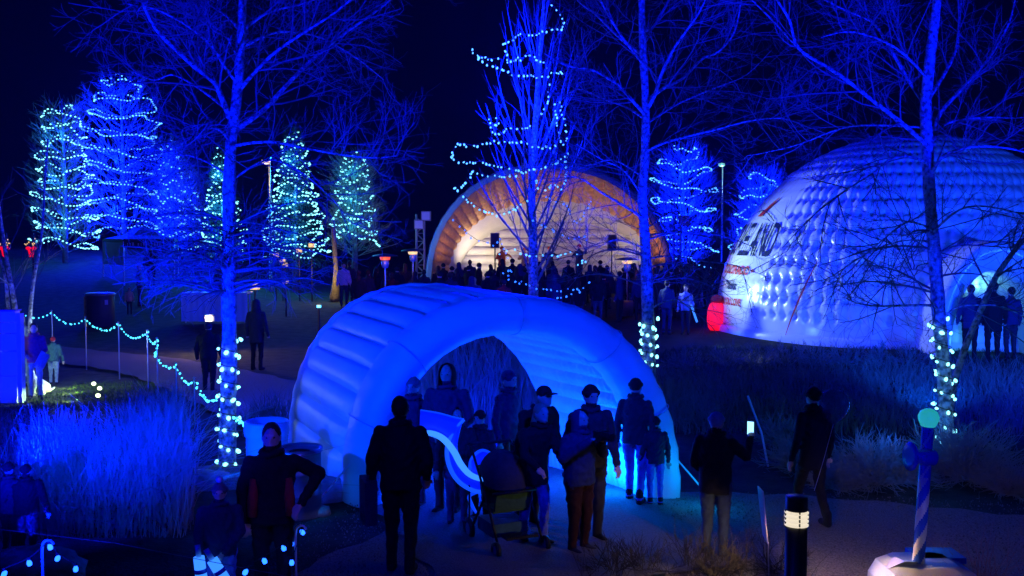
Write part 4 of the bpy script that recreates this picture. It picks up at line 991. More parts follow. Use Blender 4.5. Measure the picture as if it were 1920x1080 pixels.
pm, _ = person(752, 1076, 1.74, 176, 'dark-clothed man with a bag seen from behind before the tunnel mouth', 'c_black', 'c_black', 'c_black', bulk=1.12, stride=0.12,
    arms=(((-0.28, 0.03, 1.14), (-0.24, -0.12, 0.95)), ((0.28, 0.04, 1.14), (0.29, -0.05, 0.9))))
bagp = loc(pm, (0.33, -0.04, 0.72))
bg_ = empty('shoulder_bag', (bagp.x, bagp.y, bagp.z - 0.2), label='flat dark bag hanging at the side of the man seen from behind', cat='bag')
MB().box(bagp, (0.12, 0.36, 0.42), rz=0.3).build('bag_body', M['c_navy'], bg_)
MB().tube([bagp + Vector((0, -0.1, 0.2)), bagp + Vector((0.03, 0, 0.36)), bagp + Vector((0, 0.1, 0.2))], 0.012, 5).build('handle', M['c_navy'], bg_)
person(838, 0, 1.78, -12, 'tall hooded man with a pale face standing in the tunnel mouth', 'c_navy', 'c_dark', hat='hood', hatm='c_black', D=11.6, bulk=1.12,
    arms=(((-0.27, 0.0, 1.13), (-0.12, -0.18, 1.0)), ((0.27, 0.0, 1.13), (0.12, -0.18, 0.98))))
person(775, 0, 1.58, -20, 'shorter person with a headband in the left shade of the tunnel mouth', 'c_navy', 'c_jean', hat='beanie', hatm='c_grey', D=11.9, bulk=1.05)
person(856, 0, 1.34, 5, 'child in a round hood standing in front of the tall hooded man', 'c_dark', 'c_jean', hat='hood', hatm='c_navy', D=11.1, bulk=1.1)
person(900, 0, 1.28, -35, 'child in a dark jacket and pale scarf behind the stroller', 'c_dark', 'c_black', hat='beanie', hatm='c_black', D=11.3)
person(952, 0, 1.64, 55, 'person turned sideways with a lit cheek at the back of the stroller group', 'c_navy', 'c_dark', hat='beanie', hatm='c_navy', D=12.0)
person(990, 0, 1.68, 35, 'man in a dark cap bending over the stroller', 'c_black', 'c_dark', hat='cap', hatm='c_black', D=11.0, lean=0.45, bulk=1.15,
    arms=(((-0.24, -0.25, 1.12), (-0.2, -0.42, 0.98)), ((0.25, -0.2, 1.12), (0.18, -0.4, 0.98))))
person(1000, 0, 1.55, 30, 'fair-haired woman in a long dark coat pushing the stroller', 'c_black', 'c_blue', hair='blond', hat='long', D=10.45, lean=0.25, coat=0.74, bulk=1.05, stride=0.2,
    arms=(((-0.24, -0.2, 1.14), (-0.2, -0.42, 1.04)), ((0.24, -0.18, 1.14), (0.18, -0.42, 1.04))))
person(1108, 0, 1.7, 20, 'tall adult behind the one with a camera, right of the stroller', 'c_dark', 'c_dark', hat='beanie', hatm='c_black', D=10.5, bulk=1.1)
pc_, _ = person(1088, 0, 1.5, 40, 'person in a padded jacket lifting a camera, right of the stroller', 'c_navy', 'c_maroon', 'c_dark', hat='hood', hatm='c_navy', D=10.15, bulk=1.2,
    arms=(((-0.33, -0.06, 1.22), (-0.12, -0.27, 1.42)), ((0.31, -0.1, 1.2), (0.1, -0.28, 1.4))))
cp = loc(pc_, (0, -0.36, 1.5)); cmr = empty('camera', cp, math.radians(40), label='dark hand camera held up by the person in the padded jacket', cat='camera')
MB().box((0, 0, 0), (0.15, 0.07, 0.1)).build('camera_body', M['black'], cmr, rel=False); MB().lathe([(0.0, 0.13), (0.04, 0.13), (0.042, 0.0)], (0, -0.03, 0), 14, axis=(0, -1, 0)).build('lens', M['black'], cmr, rel=False)
person(1190, 946, 1.55, 160, 'person in dark coat and blue shorts against the bright right foot of the tunnel', 'c_dark', 'c_blue', 'c_black', hat='beanie', hatm='c_black', stride=0.25)
person(1228, 950, 1.1, 185, 'child in dark top beside the right foot of the tunnel', 'c_dark', 'c_blue', 'c_black', hat='beanie', hatm='c_black')
pp, _ = person(1340, 1046, 1.5, 150, 'woman in a pale knit hood photographing with a raised phone', 'c_black', 'c_jean', 'c_dark', hat='beanie', hatm='c_pale', bulk=1.12, coat=0.8,
    arms=(((-0.33, -0.12, 1.24), (-0.3, -0.36, 1.4)), ((0.27, 0.0, 1.13), (0.2, -0.15, 1.0))))
ph = loc(pp, (-0.28, -0.47, 1.52)); pho = empty('phone', ph, math.radians(150), label='phone with a lit screen held up by the woman in the knit hood', cat='phone')
MB().box((0, 0, 0), (0.075, 0.012, 0.15)).build('case', M['black'], pho, rel=False); MB().box((0, 0.008, 0), (0.066, 0.004, 0.135)).build('screen', M['e_phone'], pho, rel=False)
pb, _ = person(1522, 990, 1.6, 200, 'tall dark figure walking with a round balloon on the right walk', 'c_black', 'c_black', hat='beanie', hatm='c_black', stride=0.3, coat=0.75)
bc = at(1563, 762, 11.0); bl = empty('balloon', bc - Vector((0, 0, 0.2)), label='round translucent blue balloon beside the tall dark walker', cat='balloon')
MB().lathe([(0.0, -0.215), (0.02, -0.21), (0.012, -0.195), (0.05, -0.17), (0.12, -0.11), (0.165, -0.02), (0.172, 0.05), (0.15, 0.12), (0.09, 0.17), (0, 0.19)], bc, 20).build('skin', M['balloon'], bl, True)
MB().tube([bc - Vector((0, 0, 0.2)), bc - Vector((0.1, 0, 0.6)), bc - Vector((0.2, 0, 0.95))], 0.003, 4).build('cord', M['white'], bl)
# left middle ground
person(392, 736, 1.45, 170, 'dark figure on the walk left of the bulb-wrapped trunk', 'c_black', 'c_black', hat='beanie', hatm='c_dark', vox=0.025, hands=False, bulk=1.25)
person(482, 695, 1.75, 170, 'tall dark figure on the walk right of the bulb-wrapped trunk', 'c_dark', 'c_black', hat='hood', hatm='c_dark', vox=0.025, hands=False, coat=0.7)
gr, _ = person(60, 737, 1.55, 25, D=20.0, label='girl in a pink-patterned vest and pale leggings looking down', jm='c_purple', tm='c_lightjean', bm='c_dark', hat='long', vox=0.02,
    arms=(((-0.24, 0.0, 1.13), (-0.16, -0.22, 1.05)), ((0.24, 0.0, 1.13), (0.16, -0.22, 1.0))), headoff=(0, -0.03))
brd = loc(gr, (0.17, -0.38, 0.95)); bo = empty('folder', brd, label='pale booklet held by the girl in the patterned vest', cat='booklet')
MB().box(brd, (0.2, 0.02, 0.3), rot=Matrix.Rotation(0.5, 3, 'Y')).build('pages', M['c_pale'], bo)
person(101, 720, 1.05, 190, 'small boy in a red hat and puffy teal jacket seen from behind', 'c_teal', 'c_lightjean', 'c_dark', hat='beanie', hatm='c_red', vox=0.02, bulk=1.2)
person(36, 735, 1.6, 60, 'person in a hooded coat mostly hidden behind the girl at the left', 'c_grey', 'c_jean', hat='hood', hatm='c_grey', vox=0.025, hands=False, D=21.5)
person(243, 590, 1.0, 200, 'toddler in a tan coat on the far path right of the dark bin', 'c_tan', 'c_black', hat='beanie', hatm='c_tan', vox=0.03, hands=False)
person(262, 575, 1.6, 120, 'person in an olive jacket and yellow hat beyond the toddler', 'c_olive', 'c_dark', hat='beanie', hatm='c_tan', vox=0.03, hands=False)
person(284, 540, 1.8, 10, 'man in black standing under the right edge of the canopy tent', 'c_black', 'c_black', vox=0.03, hands=False)
person(410, 550, 1.7, 160, 'pale-shirted person behind the white table', 'c_white', 'c_dark', vox=0.03, hands=False)
person(645, 575, 1.72, 15, 'person in a light grey hoodie and dark trousers left of the tunnel roof', 'c_white', 'c_navy', vox=0.03, hands=False)
# dome door
person(1865, 657, 1.85, 175, D=22.6, label='tall dark silhouette at the left of the dome door', jm='c_black', tm='c_black', vox=0.028, hands=False, coat=0.7)
person(1822, 650, 1.75, 160, D=22.9, label='broad dark silhouette leaning beside the dome door frame', jm='c_navy', tm='c_black', vox=0.028, hands=False, coat=0.75)
person(1898, 650, 1.7, 190, D=22.9, label='figure in a dark striped coat at the right of the dome door', jm='c_navy', tm='c_dark', vox=0.028, hands=False)
person(1285, 628, 1.45, -20, 'child in a pale jacket left of the dome holding a glowing wand', 'c_pale', 'c_dark', vox=0.028, hands=False)
person(1250, 628, 1.6, 150, 'person in blue-grey coat standing left of the child with the wand', 'c_jean', 'c_navy', vox=0.028, hands=False)
w_ = at(1296, 572, 28.2); wd = empty('glow_wand', w_, label='short blue glowing wand in the hand of the child near the dome', cat='light wand')
MB().tube([w_, at(1307, 604, 28.2)], 0.03, 8).build('tube', M['e_wand'], wd); MB().tube([w_ + Vector((-0.04, 0, 0.12)), w_], 0.03, 8).build('handle', M['white'], wd)
# --- crowd in front of the stage (copies)
crowd_protos = []
specs = [dict(jm='c_black', tm='c_black', hat='beanie', hatm='c_black', coat=0.8), dict(jm='c_dark', tm='c_dark', hat=None, bulk=1.1), dict(jm='c_navy', tm='c_black', hat='hood', hatm='c_navy'),
         dict(jm='c_black', tm='c_jean', hat='long', coat=0.78), dict(jm='c_grey', tm='c_black', hat='long', hair='blond', bulk=1.15), dict(jm='c_red', tm='c_black', hat='beanie', hatm='c_dark', bulk=1.1),
         dict(jm='c_maroon', tm='c_dark', hat=None, bulk=1.15)]
CG = 'spectators before the stage'
DL = 'dark winter-coated spectator seen from behind in the crowd between tunnel and stage'
for i, s in enumerate(specs):
    crowd_protos.append(person(700 + i * 20, 0, 1.72, 180, DL, D=60, vox=0.045, hands=False, group=CG, **s)[0])
rg = random.Random(77); used = set()
crowd = []
for row, (D, step) in enumerate([(33.5, 31), (35.8, 27), (38.2, 25), (40.6, 24)]):
    x = 800 + rg.random() * 20
    while x < 1330:
        x += step * (0.7 + 0.6 * rg.random())
        if rg.random() < 0.12: continue
        crowd.append((x, D + rg.gauss(0, 0.5), rg.choice([0, 0, 1, 1, 2, 3, 3]), 1.55 + 0.28 * rg.random()))
for x in (655, 672, 690, 705, 728, 745, 760, 778, 795): crowd.append((x, 37 + rg.gauss(0, 1.2), rg.choice([0, 1, 2, 3]), 1.6 + 0.2 * rg.random()))
special = [(889, 34.0, 4, 1.62, 'woman with fair hair and a silver-grey padded jacket in the crowd'), (945, 33.6, 5, 1.6, 'spectator in a bright red jacket left of the centre tree trunk'),
           (735, 35.0, 6, 1.68, 'spectator in a maroon coat beside the red-glowing heater'), (825, 33.5, 0, 1.85, 'tallest dark spectator at the left foot of the shell')]
for x, D, k, H, lb in special: crowd.append((x, D, k, H, lb))
for c in crowd:
    x, D, k, H = c[:4]; src = crowd_protos[k]
    if k in used: o = copy_tree(src)
    else: o = src; used.add(k)
    p = at(x, 500, D); o.location = (p.x, p.y, gz(p.x, p.y)); o.rotation_euler = (0, 0, math.radians(180 + rg.gauss(0, 25))); s = H / 1.76; o.scale = (s, s, s)
    zone = 'left of the stage shell' if x < 800 else 'before the shell\'s left foot' if x < 900 else 'left of the centre tree' if x < 1000 else 'right of the centre tree' if x < 1110 else 'before the stage\'s right half' if x < 1205 else 'right of the second trunk'
    look = ['spectator in dark knit hat', 'bare-headed dark-jacketed spectator', 'hooded navy-coated spectator', 'long-haired black-coated spectator'][k] if k < 4 else ''
    o['label'] = c[4] if len(c) > 4 else look + '|' + zone
cl = {}
for o in list(COL.objects):
    if '|' in str(o.get('label', '')): cl.setdefault(o['label'], []).append(o)
for lb, os_ in cl.items():
    a_, b_ = lb.split('|')
    os_.sort(key=lambda o: o.location.x / o.location.y)
    for i, o in enumerate(os_): o['label'] = (a_ + ' ' + b_) if len(os_) == 1 else '%s, %s such from the left, %s' % (a_, ['first', 'second', 'third', 'fourth', 'fifth', 'sixth', 'seventh', 'eighth', 'ninth', 'tenth'][min(i, 9)], b_)
for k in range(len(specs)):
    if k not in used:
        for ch in list(crowd_protos[k].children): bpy.data.objects.remove(ch)
        bpy.data.objects.remove(crowd_protos[k])
# performers on the stage
for i, (x, H, j, hm, lb) in enumerate([(941, 1.75, 'c_orange', 'c_red', 'performer in an orange-red costume at the left of the stage'), (984, 1.7, 'c_tan', 'c_orange', 'performer with an orange hat just left of the centre trunk'),
    (1030, 1.75, 'c_navy', 'c_orange', 'performer in blue with an orange hat right of the centre trunk'), (1086, 1.85, 'c_navy', 'c_red', 'tall performer in blue with a red hat at the right of the stage')]):
    person(x, 0, H, [20, -10, 5, -30][i], lb, j, 'c_navy', hat='beanie', hatm=hm, D=46.9, z=1.0, vox=0.035, hands=False,
           arms=(((-0.3, -0.1, 1.2), (-0.15, -0.25, 1.2)), ((0.35, -0.05, 1.35), (0.42, -0.15, 1.6 if i == 3 else 1.25))))
exec_later = []
# --- dog
def dog():
    b = gp(70, 741); r = empty('dog', b, math.radians(-40), label='small white fluffy dog sitting at the feet of the girl', cat='dog')
    mb = MB(); c = lambda a, b_, ra, rb: capsule(mb, a, b_, ra, rb, 10)
    c((0, 0.16, 0.14), (0, 0.02, 0.26), 0.12, 0.11); c((0, 0.02, 0.26), (0, -0.06, 0.34), 0.11, 0.08); c((0, -0.06, 0.34), (0, -0.1, 0.42), 0.07, 0.07)
    mb.ball((0, -0.12, 0.47), (0.07, 0.08, 0.07), 12, 8); c((0, -0.17, 0.455), (0, -0.235, 0.445), 0.036, 0.026)
    for s in (-1, 1):
        c((s * 0.06, -0.04, 0.26), (s * 0.065, -0.09, 0.13), 0.04, 0.028); c((s * 0.065, -0.09, 0.13), (s * 0.065, -0.08, 0.03), 0.027, 0.024); c((s * 0.065, -0.09, 0.022), (s * 0.065, -0.13, 0.02), 0.022, 0.02)
        c((s * 0.085, 0.14, 0.14), (s * 0.11, 0.02, 0.11), 0.075, 0.05); c((s * 0.11, 0.02, 0.10), (s * 0.11, 0.1, 0.035), 0.035, 0.025); c((s * 0.11, 0.1, 0.025), (s * 0.11, -0.02, 0.022), 0.024, 0.022)
        c((s * 0.06, -0.11, 0.52), (s * 0.085, -0.1, 0.44), 0.025, 0.018)
    c((0, 0.25, 0.06), (0, 0.36, 0.12), 0.03, 0.018)
    me0 = mkmesh('body', mb.v, mb.f, []); tmp = bpy.data.objects.new('tmp', me0); COL.objects.link(tmp); md = tmp.modifiers.new('r', 'REMESH'); md.mode = 'VOXEL'; md.voxel_size = 0.012
    bpy.context.view_layer.update(); me = bpy.data.meshes.new_from_object(tmp.evaluated_get(bpy.context.evaluated_depsgraph_get())); bpy.data.objects.remove(tmp)
    me.materials.clear(); me.materials.append(M['fur']); me.polygons.foreach_set('use_smooth', np.ones(len(me.polygons), bool)); link('body', me, r)
    mb = MB(); mb.ball((0, -0.255, 0.452), 0.013, 6, 4)
    for s in (-1, 1): mb.ball((s * 0.03, -0.185, 0.49), 0.010, 6, 4)
    mb.build('nose_and_eyes', M['eye'], r, True, rel=False)
dog()

# ================================================================== FURNITURE OF THE PARK
# light tubes of the child
for (x0, y0, x1, y1, D, lb) in [(370, 1022, 381, 1110, 8.1, 'upright glowing blue light tube in the hat child\'s right hand'), (386, 1030, 432, 1105, 8.05, 'slanting glowing blue light tube in the hat child\'s left hand')]:
    a, b = at(x0, y0, D), at(x1, y1, D); r = empty('light_tube', a, label=lb, cat='light tube')
    d = (b - a).normalized(); MB().tube([a, a + d * 0.1], 0.022, 10).build('tip', M['white'], r, True)
    MB().tube([a + d * 0.1, b], [0.046, 0.05], 12).build('tube', M['e_wand'], r, True); MB().tube([a + d * 0.2, a + d * 0.235], 0.0505, 12).build('band', M['bluep'], r, True)
# moving light near the stroller, its trail built as solid glowing tubes and panels
def curve_tube(label, px, D, r, m='e_wand'):
    P = resample([at(x, y, D) for x, y in px], 6); root = empty('light_tube', P[0], label=label, cat='light tube'); n = len(P)
    MB().tube(P, [r * (0.45 + 0.55 * math.sin(PI * min(1, 0.12 + 0.76 * i / (n - 1)))) for i in range(n)], 10).build('tube', M[m], root, True)
    MB().tube(P[:2], r * 0.9, 10).build('grip', M['black'], root, True)
M['e_trail_dim'] = emit('dim_blue_trail', (0.002, 0.05, 1.0), 0.95)
def streak():
    b0 = at(880, 900, 10.6); b = Vector((b0.x, b0.y, gz(b0.x, b0.y))); root = empty('light_trail', b, label='glowing blue light trail built as a solid crescent piece left of the stroller', cat='light sculpture')
    for px, D, rr, m in (([(786, 814), (806, 812), (830, 822), (850, 845), (865, 872), (885, 892), (918, 902)], 10.5, 0.036, 'e_wand'), ([(870, 787), (848, 812), (838, 845), (845, 880), (865, 907), (898, 922), (922, 905)], 10.6, 0.026, 'e_trail_rim'),
                         ([(880, 890), (884, 862), (905, 845), (935, 860)], 10.7, 0.022, 'e_trail_dim'), ([(788, 770), (820, 776), (850, 784), (870, 787)], 10.65, 0.022, 'e_trail_dim'), ([(898, 922), (880, 930), (884, 945), (893, 962)], 10.65, 0.02, 'e_trail_dim')):
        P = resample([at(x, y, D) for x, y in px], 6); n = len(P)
        MB().tube(P, [rr * (0.45 + 0.55 * math.sin(PI * min(1, 0.12 + 0.76 * i / (n - 1)))) for i in range(n)], 10).build('trail_tube', M[m], root, True)
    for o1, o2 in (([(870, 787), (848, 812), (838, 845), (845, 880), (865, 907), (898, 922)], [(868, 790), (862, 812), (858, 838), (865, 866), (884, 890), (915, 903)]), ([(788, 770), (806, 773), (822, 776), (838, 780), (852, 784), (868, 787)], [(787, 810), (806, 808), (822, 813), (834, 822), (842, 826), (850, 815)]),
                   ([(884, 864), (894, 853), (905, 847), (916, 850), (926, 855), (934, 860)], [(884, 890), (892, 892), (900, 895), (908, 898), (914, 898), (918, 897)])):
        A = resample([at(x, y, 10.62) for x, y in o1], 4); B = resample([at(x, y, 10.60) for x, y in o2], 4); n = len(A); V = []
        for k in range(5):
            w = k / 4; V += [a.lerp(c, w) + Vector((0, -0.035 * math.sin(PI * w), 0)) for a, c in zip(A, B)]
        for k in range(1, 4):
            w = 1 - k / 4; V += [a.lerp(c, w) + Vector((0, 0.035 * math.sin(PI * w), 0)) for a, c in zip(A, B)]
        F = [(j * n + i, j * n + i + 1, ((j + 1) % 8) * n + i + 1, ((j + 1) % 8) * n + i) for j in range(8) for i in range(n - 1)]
        MB().add(V, F).build('trail_panel', M['e_trail_panel'], root, True)
    MB().tube([b, b + Vector((0, 0, (at(870, 905, 10.62).z - b.z)))], 0.012, 6).build('stand', M['black'], root)  # pole added to carry the solid light trail
M['e_trail_panel'] = emit('deep_blue_trail_panel', (0.0005, 0.008, 1.0), 0.9); M['e_trail_rim'] = emit('trail_rim_light', (0.005, 0.075, 1.0), 1.1)
streak()
# stroller
def stroller():
    b = gp(948, 1022); r = empty('stroller', b, math.radians(25), label='baby stroller with dark hood and green seat in front of the tunnel', cat='stroller')
    w = 0.25
    for s in (-1, 1):
        MB().tube([(s * w, -0.38, 0.1), (s * w, -0.1, 0.5), (s * w, 0.32, 0.98), (s * w, 0.42, 1.02)], 0.014, 7).build('side_frame', M['black'], r, True, rel=False)
        MB().tube([(s * w, -0.02, 0.55), (s * w, 0.34, 0.12)], 0.014, 7).build('rear_leg', M['black'], r, rel=False)
        for y, rd in ((-0.38, 0.085), (0.34, 0.12)):
            wr = MB().lathe([(rd * 0.6, -0.02), (rd, -0.022), (rd * 1.04, 0), (rd, 0.022), (rd * 0.6, 0.02)], (s * (w + 0.03), y, rd), 16, axis=(1, 0, 0)).build('wheel', M['black'], r, True, rel=False)
            MB().lathe([(0, -0.012), (rd * 0.6, -0.012), (rd * 0.6, 0.012), (0, 0.012)], (s * (w + 0.03), y, rd), 12, axis=(1, 0, 0)).build('hub', M['grey'], wr, rel=False)
    MB().tube([(-w, 0.42, 1.02), (w, 0.42, 1.02)], 0.018, 8).build('push_handle', M['black'], r, rel=False)
    mb = MB(); mb.box((0, 0.02, 0.42), (0.42, 0.34, 0.05)); mb.box((0, 0.17, 0.62), (0.42, 0.05, 0.44), rot=Matrix.Rotation(-0.3, 3, 'X')); mb.build('seat', M['c_olive'], r, rel=False)
    MB().box((0, -0.18, 0.52), (0.4, 0.03, 0.2), rot=Matrix.Rotation(0.25, 3, 'X')).build('green_apron', M['c_olive'], r, rel=False)
    V = []; nu = 13
    for j in range(8):
        a = -0.15 + 1.85 * j / 7
        for i in range(nu):
            t = PI * i / (nu - 1); V.append((-(math.cos(t)) * 0.25, 0.12 - math.cos(a) * 0.36 * (0.3 + 0.7 * math.sin(t)), 0.68 + math.sin(a) * 0.32 * (0.25 + 0.75 * math.sin(t))))
    MB().add(V, [tuple(f) for f in grid_faces(nu, 8)]).build('hood', M['c_dark'], r, True, rel=False)
    mb = MB(); mb.box((0, 0.08, 0.2), (0.4, 0.4, 0.14)); mb.build('basket', M['c_teal'], r, rel=False)
    MB().box((0, -0.36, 0.2), (0.36, 0.14, 0.03)).build('footrest', M['black'], r, rel=False)
    MB().tube([(-w, -0.22, 0.62), (0, -0.3, 0.64), (w, -0.22, 0.62)], 0.016, 7).build('bumper_bar', M['black'], r, True, rel=False)
stroller()
# barrels
def drum(px, D, rad, h, label, m, lid=True, bag=False):
    c = at(px, 800, D); b = Vector((c.x, D, gz(c.x, D))); r = empty('trash_barrel', b, label=label, cat='barrel')
    pr = [(0, 0), (rad * 0.97, 0), (rad, 0.03), (rad, h * 0.33), (rad * 1.03, h * 0.345), (rad, h * 0.36), (rad, h * 0.65), (rad * 1.03, h * 0.665), (rad, h * 0.68), (rad, h - 0.02), (rad * 1.04, h - 0.01), (rad * 1.04, h + 0.012), (rad * 0.96, h + 0.012), (rad * 0.95, h - 0.05), (0, h - 0.5)]
    MB().lathe(pr, b, 28).build('drum_wall', m, r, True)
    if lid: MB().lathe([(rad * 0.5, h - 0.03), (rad * 0.93, h - 0.01), (rad * 1.07, h + 0.02), (rad * 1.08, h - 0.03)], b, 28).build('rim', M['steel'], r, True)
    if bag: MB().lathe([(rad * 0.9, h - 0.1), (rad * 1.0, h + 0.03), (rad * 1.09, h + 0.01), (rad * 1.1, h - 0.12), (rad * 1.06, h - 0.16)], b, 28).build('bag_liner', M['white'], r, True)
drum(561, 11.6, 0.25, 0.8, 'dark blue metal barrel under the woman\'s arm left of the tunnel foot', M['drum'])
drum(500, 12.6, 0.26, 0.92, 'pale barrel with a white liner behind the woman with long hair', M['cream'], False, True)
# lit bollard
def bollard():
    c = at(1494, 930, 8.75); h = c.z; x, y = c.x, c.y; b = Vector((x, y, gz(x, y))); r = empty('path_bollard', b, label='round dark bollard lamp with glowing louvres at the lower right', cat='bollard'); R = 0.097
    MB().lathe([(0, 0), (R * 1.15, 0), (R * 1.15, 0.02), (R, 0.03), (R, h - 0.275), (0, h - 0.275)], b, 32).build('shaft', M['blackm'], r, True)
    MB().lathe([(R, h - 0.125), (R, h - 0.012), (R * 0.97, h - 0.002), (0, h)], b, 32).build('cap', M['blackm'], r, True)
    MB().lathe([(R * 0.72, h - 0.275), (R * 0.72, h - 0.125)], b, 24).build('core', M['blackm'], r, True)
    for k in range(4):
        z = h - 0.262 + 0.037 * k; MB().lathe([(R * 0.72, z + 0.022), (R * 1.08, z), (R * 1.10, z + 0.010), (R * 0.74, z + 0.031)], b, 32).build('louvre', M['e_boll'], r, True)
    for k in range(4):
        a = k * PI / 2 + PI / 2 + 0.0; MB().box(b + Vector((math.cos(a) * R * 1.02, math.sin(a) * R * 1.02, h - 0.2)), (0.012, 0.012, 0.16)).build('rib', M['blackm'], r)
    for a in (0.8, 2.4, 3.9, 5.5):
        v = Vector((math.cos(a), math.sin(a), 0)); q = b + v * 0.125 + Vector((0, 0, h - 0.2)); spot(q, q + v - Vector((0, 0, 0.55)), 48, (1.0, 0.66, 0.36), size=88, blend=0.8, rad=0.03)
bollard()
# striped pole on its angular base
def striped_pole():
    D = 8.45; bt = at(1722, 1054, D); tp = at(1740, 800, D); r = empty('striped_pole', Vector((bt.x, D, gz(bt.x, D))), label='leaning blue and white striped pole topped by a teal globe, with a horn', cat='pole sign')
    ax = (tp - bt); L = ax.length; t = ax.normalized(); a, b = basis(t); R = 0.05; n = 48; nz = 60; V = []; fm = []
    for j in range(nz + 1):
        for i in range(n): w = 2 * PI * i / n; V.append(bt + t * (L * j / nz) + (a * math.cos(w) + b * math.sin(w)) * R)
    F = grid_faces(n, nz + 1, True)
    for j in range(nz):
        for i in range(n):
            u = (i / n - j / nz * 2.1) % 0.5; up = j / nz > 0.62; fm.append(0 if (u < (0.07 if up else 0.24)) else 1)
    me = mkmesh('striped_shaft', [v - r.location for v in V], F, [M['cream'], M['bluep']], fm, True); link('striped_shaft', me, r)
    MB().lathe([(R * 1.05, L), (R * 1.2, L + 0.005), (0.085, L + 0.06), (0.088, L + 0.09), (0.07, L + 0.13), (0.035, L + 0.152), (0, L + 0.158)], bt, 24, axis=t).build('globe', M['glass'], r, True)
    hc = at(1752, 858, D - 0.1); he = at(1712, 856, D - 0.13); d = (he - hc).normalized()
    MB().lathe([(0, 0), (0.062, 0.0), (0.068, 0.01), (0.068, 0.12), (0.06, 0.14), (0.055, (he - hc).length)], hc, 24, axis=d).build('horn_body', M['bluep'], r, True)
    MB().lathe([(0.05, 0), (0.075, 0.008), (0.12, 0.02), (0.122, 0.028), (0.07, 0.034), (0, 0.03)], he, 28, axis=d).build('horn_mouth', M['bluep'], r, True)
    for k in range(26):
        rg_ = random.Random(k); q = hc + d * (0.09 + 0.13 * rg_.random()) + Vector((0, -0.066, rg_.uniform(-0.035, 0.035))); MB().ball(q, 0.004, 5, 4).build('stud', M['white'], r)
    # base
    g0 = Vector((bt.x + 0.06, D + 0.05, gz(bt.x, D))); rb = empty('pole_base', g0, label='pale angular box at the foot of the striped pole', cat='base box')
    z = bt.z; w, dd = 0.40, 0.3
    poly = [(-w, -dd), (-w * 0.62, -dd * 1.35), (w * 0.7, -dd * 1.35), (w, -dd), (w, dd * 0.8), (w * 0.7, dd), (-w * 0.7, dd), (-w, dd * 0.7)]
    V = []; lv = [(0, 1.05, 0), (z - 0.16, 1.0, 0), (z - 0.04, 0.86, 0), (z - 0.005, 0.62, 0.05)]
    for zz, s, oy in lv: V += [g0 + Vector((x * s, y * s + oy, zz)) for x, y in poly]
    MB().add(V, [tuple(f) for f in grid_faces(8, 4, True)] + [tuple(24 + k for k in range(8))]).build('housing', M['cream'], rb)
    MB().add([g0 + Vector(v) for v in [(-0.30, -0.33, z - 0.075), (0.16, -0.36, z - 0.075), (0.10, -0.17, z - 0.028), (-0.24, -0.17, z - 0.028), (-0.30, -0.33, z - 0.09), (0.16, -0.36, z - 0.09)]], [(0, 1, 2, 3), (4, 5, 1, 0)]).build('grey_hatch', M['grey'], rb)
    MB().add([g0 + Vector(v) for v in [(-0.36, -0.1, z - 0.05), (-0.22, -0.16, z + 0.045), (0.0, -0.06, z), (-0.05, 0.02, z - 0.02), (-0.24, 0.0, z + 0.03), (-0.3, 0.1, z - 0.06)]], [(0, 1, 2), (1, 4, 3, 2), (0, 5, 4, 1), (0, 2, 3, 5)]).build('raised_flap', M['cream'], rb)
    MB().box(g0 + Vector((0.2, 0.22, z - 0.03)), (0.42, 0.3, 0.05)).build('blue_tray', M['bluep'], rb)
striped_pole()
# narrow sign seen edge on
a = at(1432, 922, 9.4); b = at(1441, 1020, 9.3); sg = empty('yard_sign', Vector((b.x, 9.35, gz(b.x, 9.35))), label='narrow white yard sign seen nearly edge-on left of the bollard', cat='sign')
MB().add([a, a + Vector((0.025, 0.3, -0.02)), b + Vector((0.03, 0.3, 0)), b, a + Vector((-0.012, 0.002, 0)), a + Vector((0.013, 0.302, -0.02)), b + Vector((0.018, 0.302, 0)), b + Vector((-0.012, 0.002, 0))], [(0, 1, 2, 3), (4, 7, 6, 5), (0, 3, 7, 4), (1, 5, 6, 2), (0, 4, 5, 1), (3, 2, 6, 7)]).build('panel', M['white'], sg)
MB().tube([b + Vector((0.01, 0.05, 0)), (b.x + 0.02, 9.35, gz(b.x, 9.35))], 0.007, 5).build('stake', M['steel'], sg); MB().tube([b + Vector((0.02, 0.22, 0)), (b.x + 0.04, 9.55, gz(b.x, 9.5))], 0.007, 5).build('stake', M['steel'], sg)
# shepherd hooks with bulbs
def hook(px, py, D, label, bulbs, blabel):
    t = at(px, py, D); b = Vector((t.x, D, gz(t.x, D))); r = empty('shepherd_hook', b, label=label, cat='hook stake')
    P = [b, t - Vector((0.005, 0, 0.05))] + [t + Vector((0.045 - 0.045 * math.cos(w), 0, 0.04 * math.sin(w))) for w in np.linspace(0.2, PI * 0.95, 8)]
    MB().tube(P, 0.011, 7).build('rod', M['white'], r, True)
    pts = [at(x, y, d) for x, y, d in bulbs]; root = empty('light_string', pts[0], label=blabel, cat='string lights')
    for i, p in enumerate(pts):
        o = link('bulb', BM5, root, p - pts[0]); o.rotation_euler = (0.6 * math.sin(i * 3), 0.6 * math.cos(i * 2), 0)
        q = MB(); q.tube([p + Vector((0, 0, 0.028)), p + Vector((0, 0, 0.05))], 0.014, 6); q.build('socket', M['wire'], root)
    order = sorted(pts, key=lambda p: p.x); MB().tube(resample([p + Vector((0, 0, 0.045)) for p in order], 4), 0.004, 4).build('cable', M['wire'], root)
BM5 = bulb_mesh('blue_bulb', 0.05, M['e_blue'])
hook(80, 1022, 8.0, 'white shepherd hook at the lower left holding a blue bulb', [(8, 1076, 8.0), (55, 1056, 8.0), (94, 1026, 8.0), (108, 1047, 8.1), (142, 1067, 8.0)], 'five blue bulbs on a cord at the lower left corner')
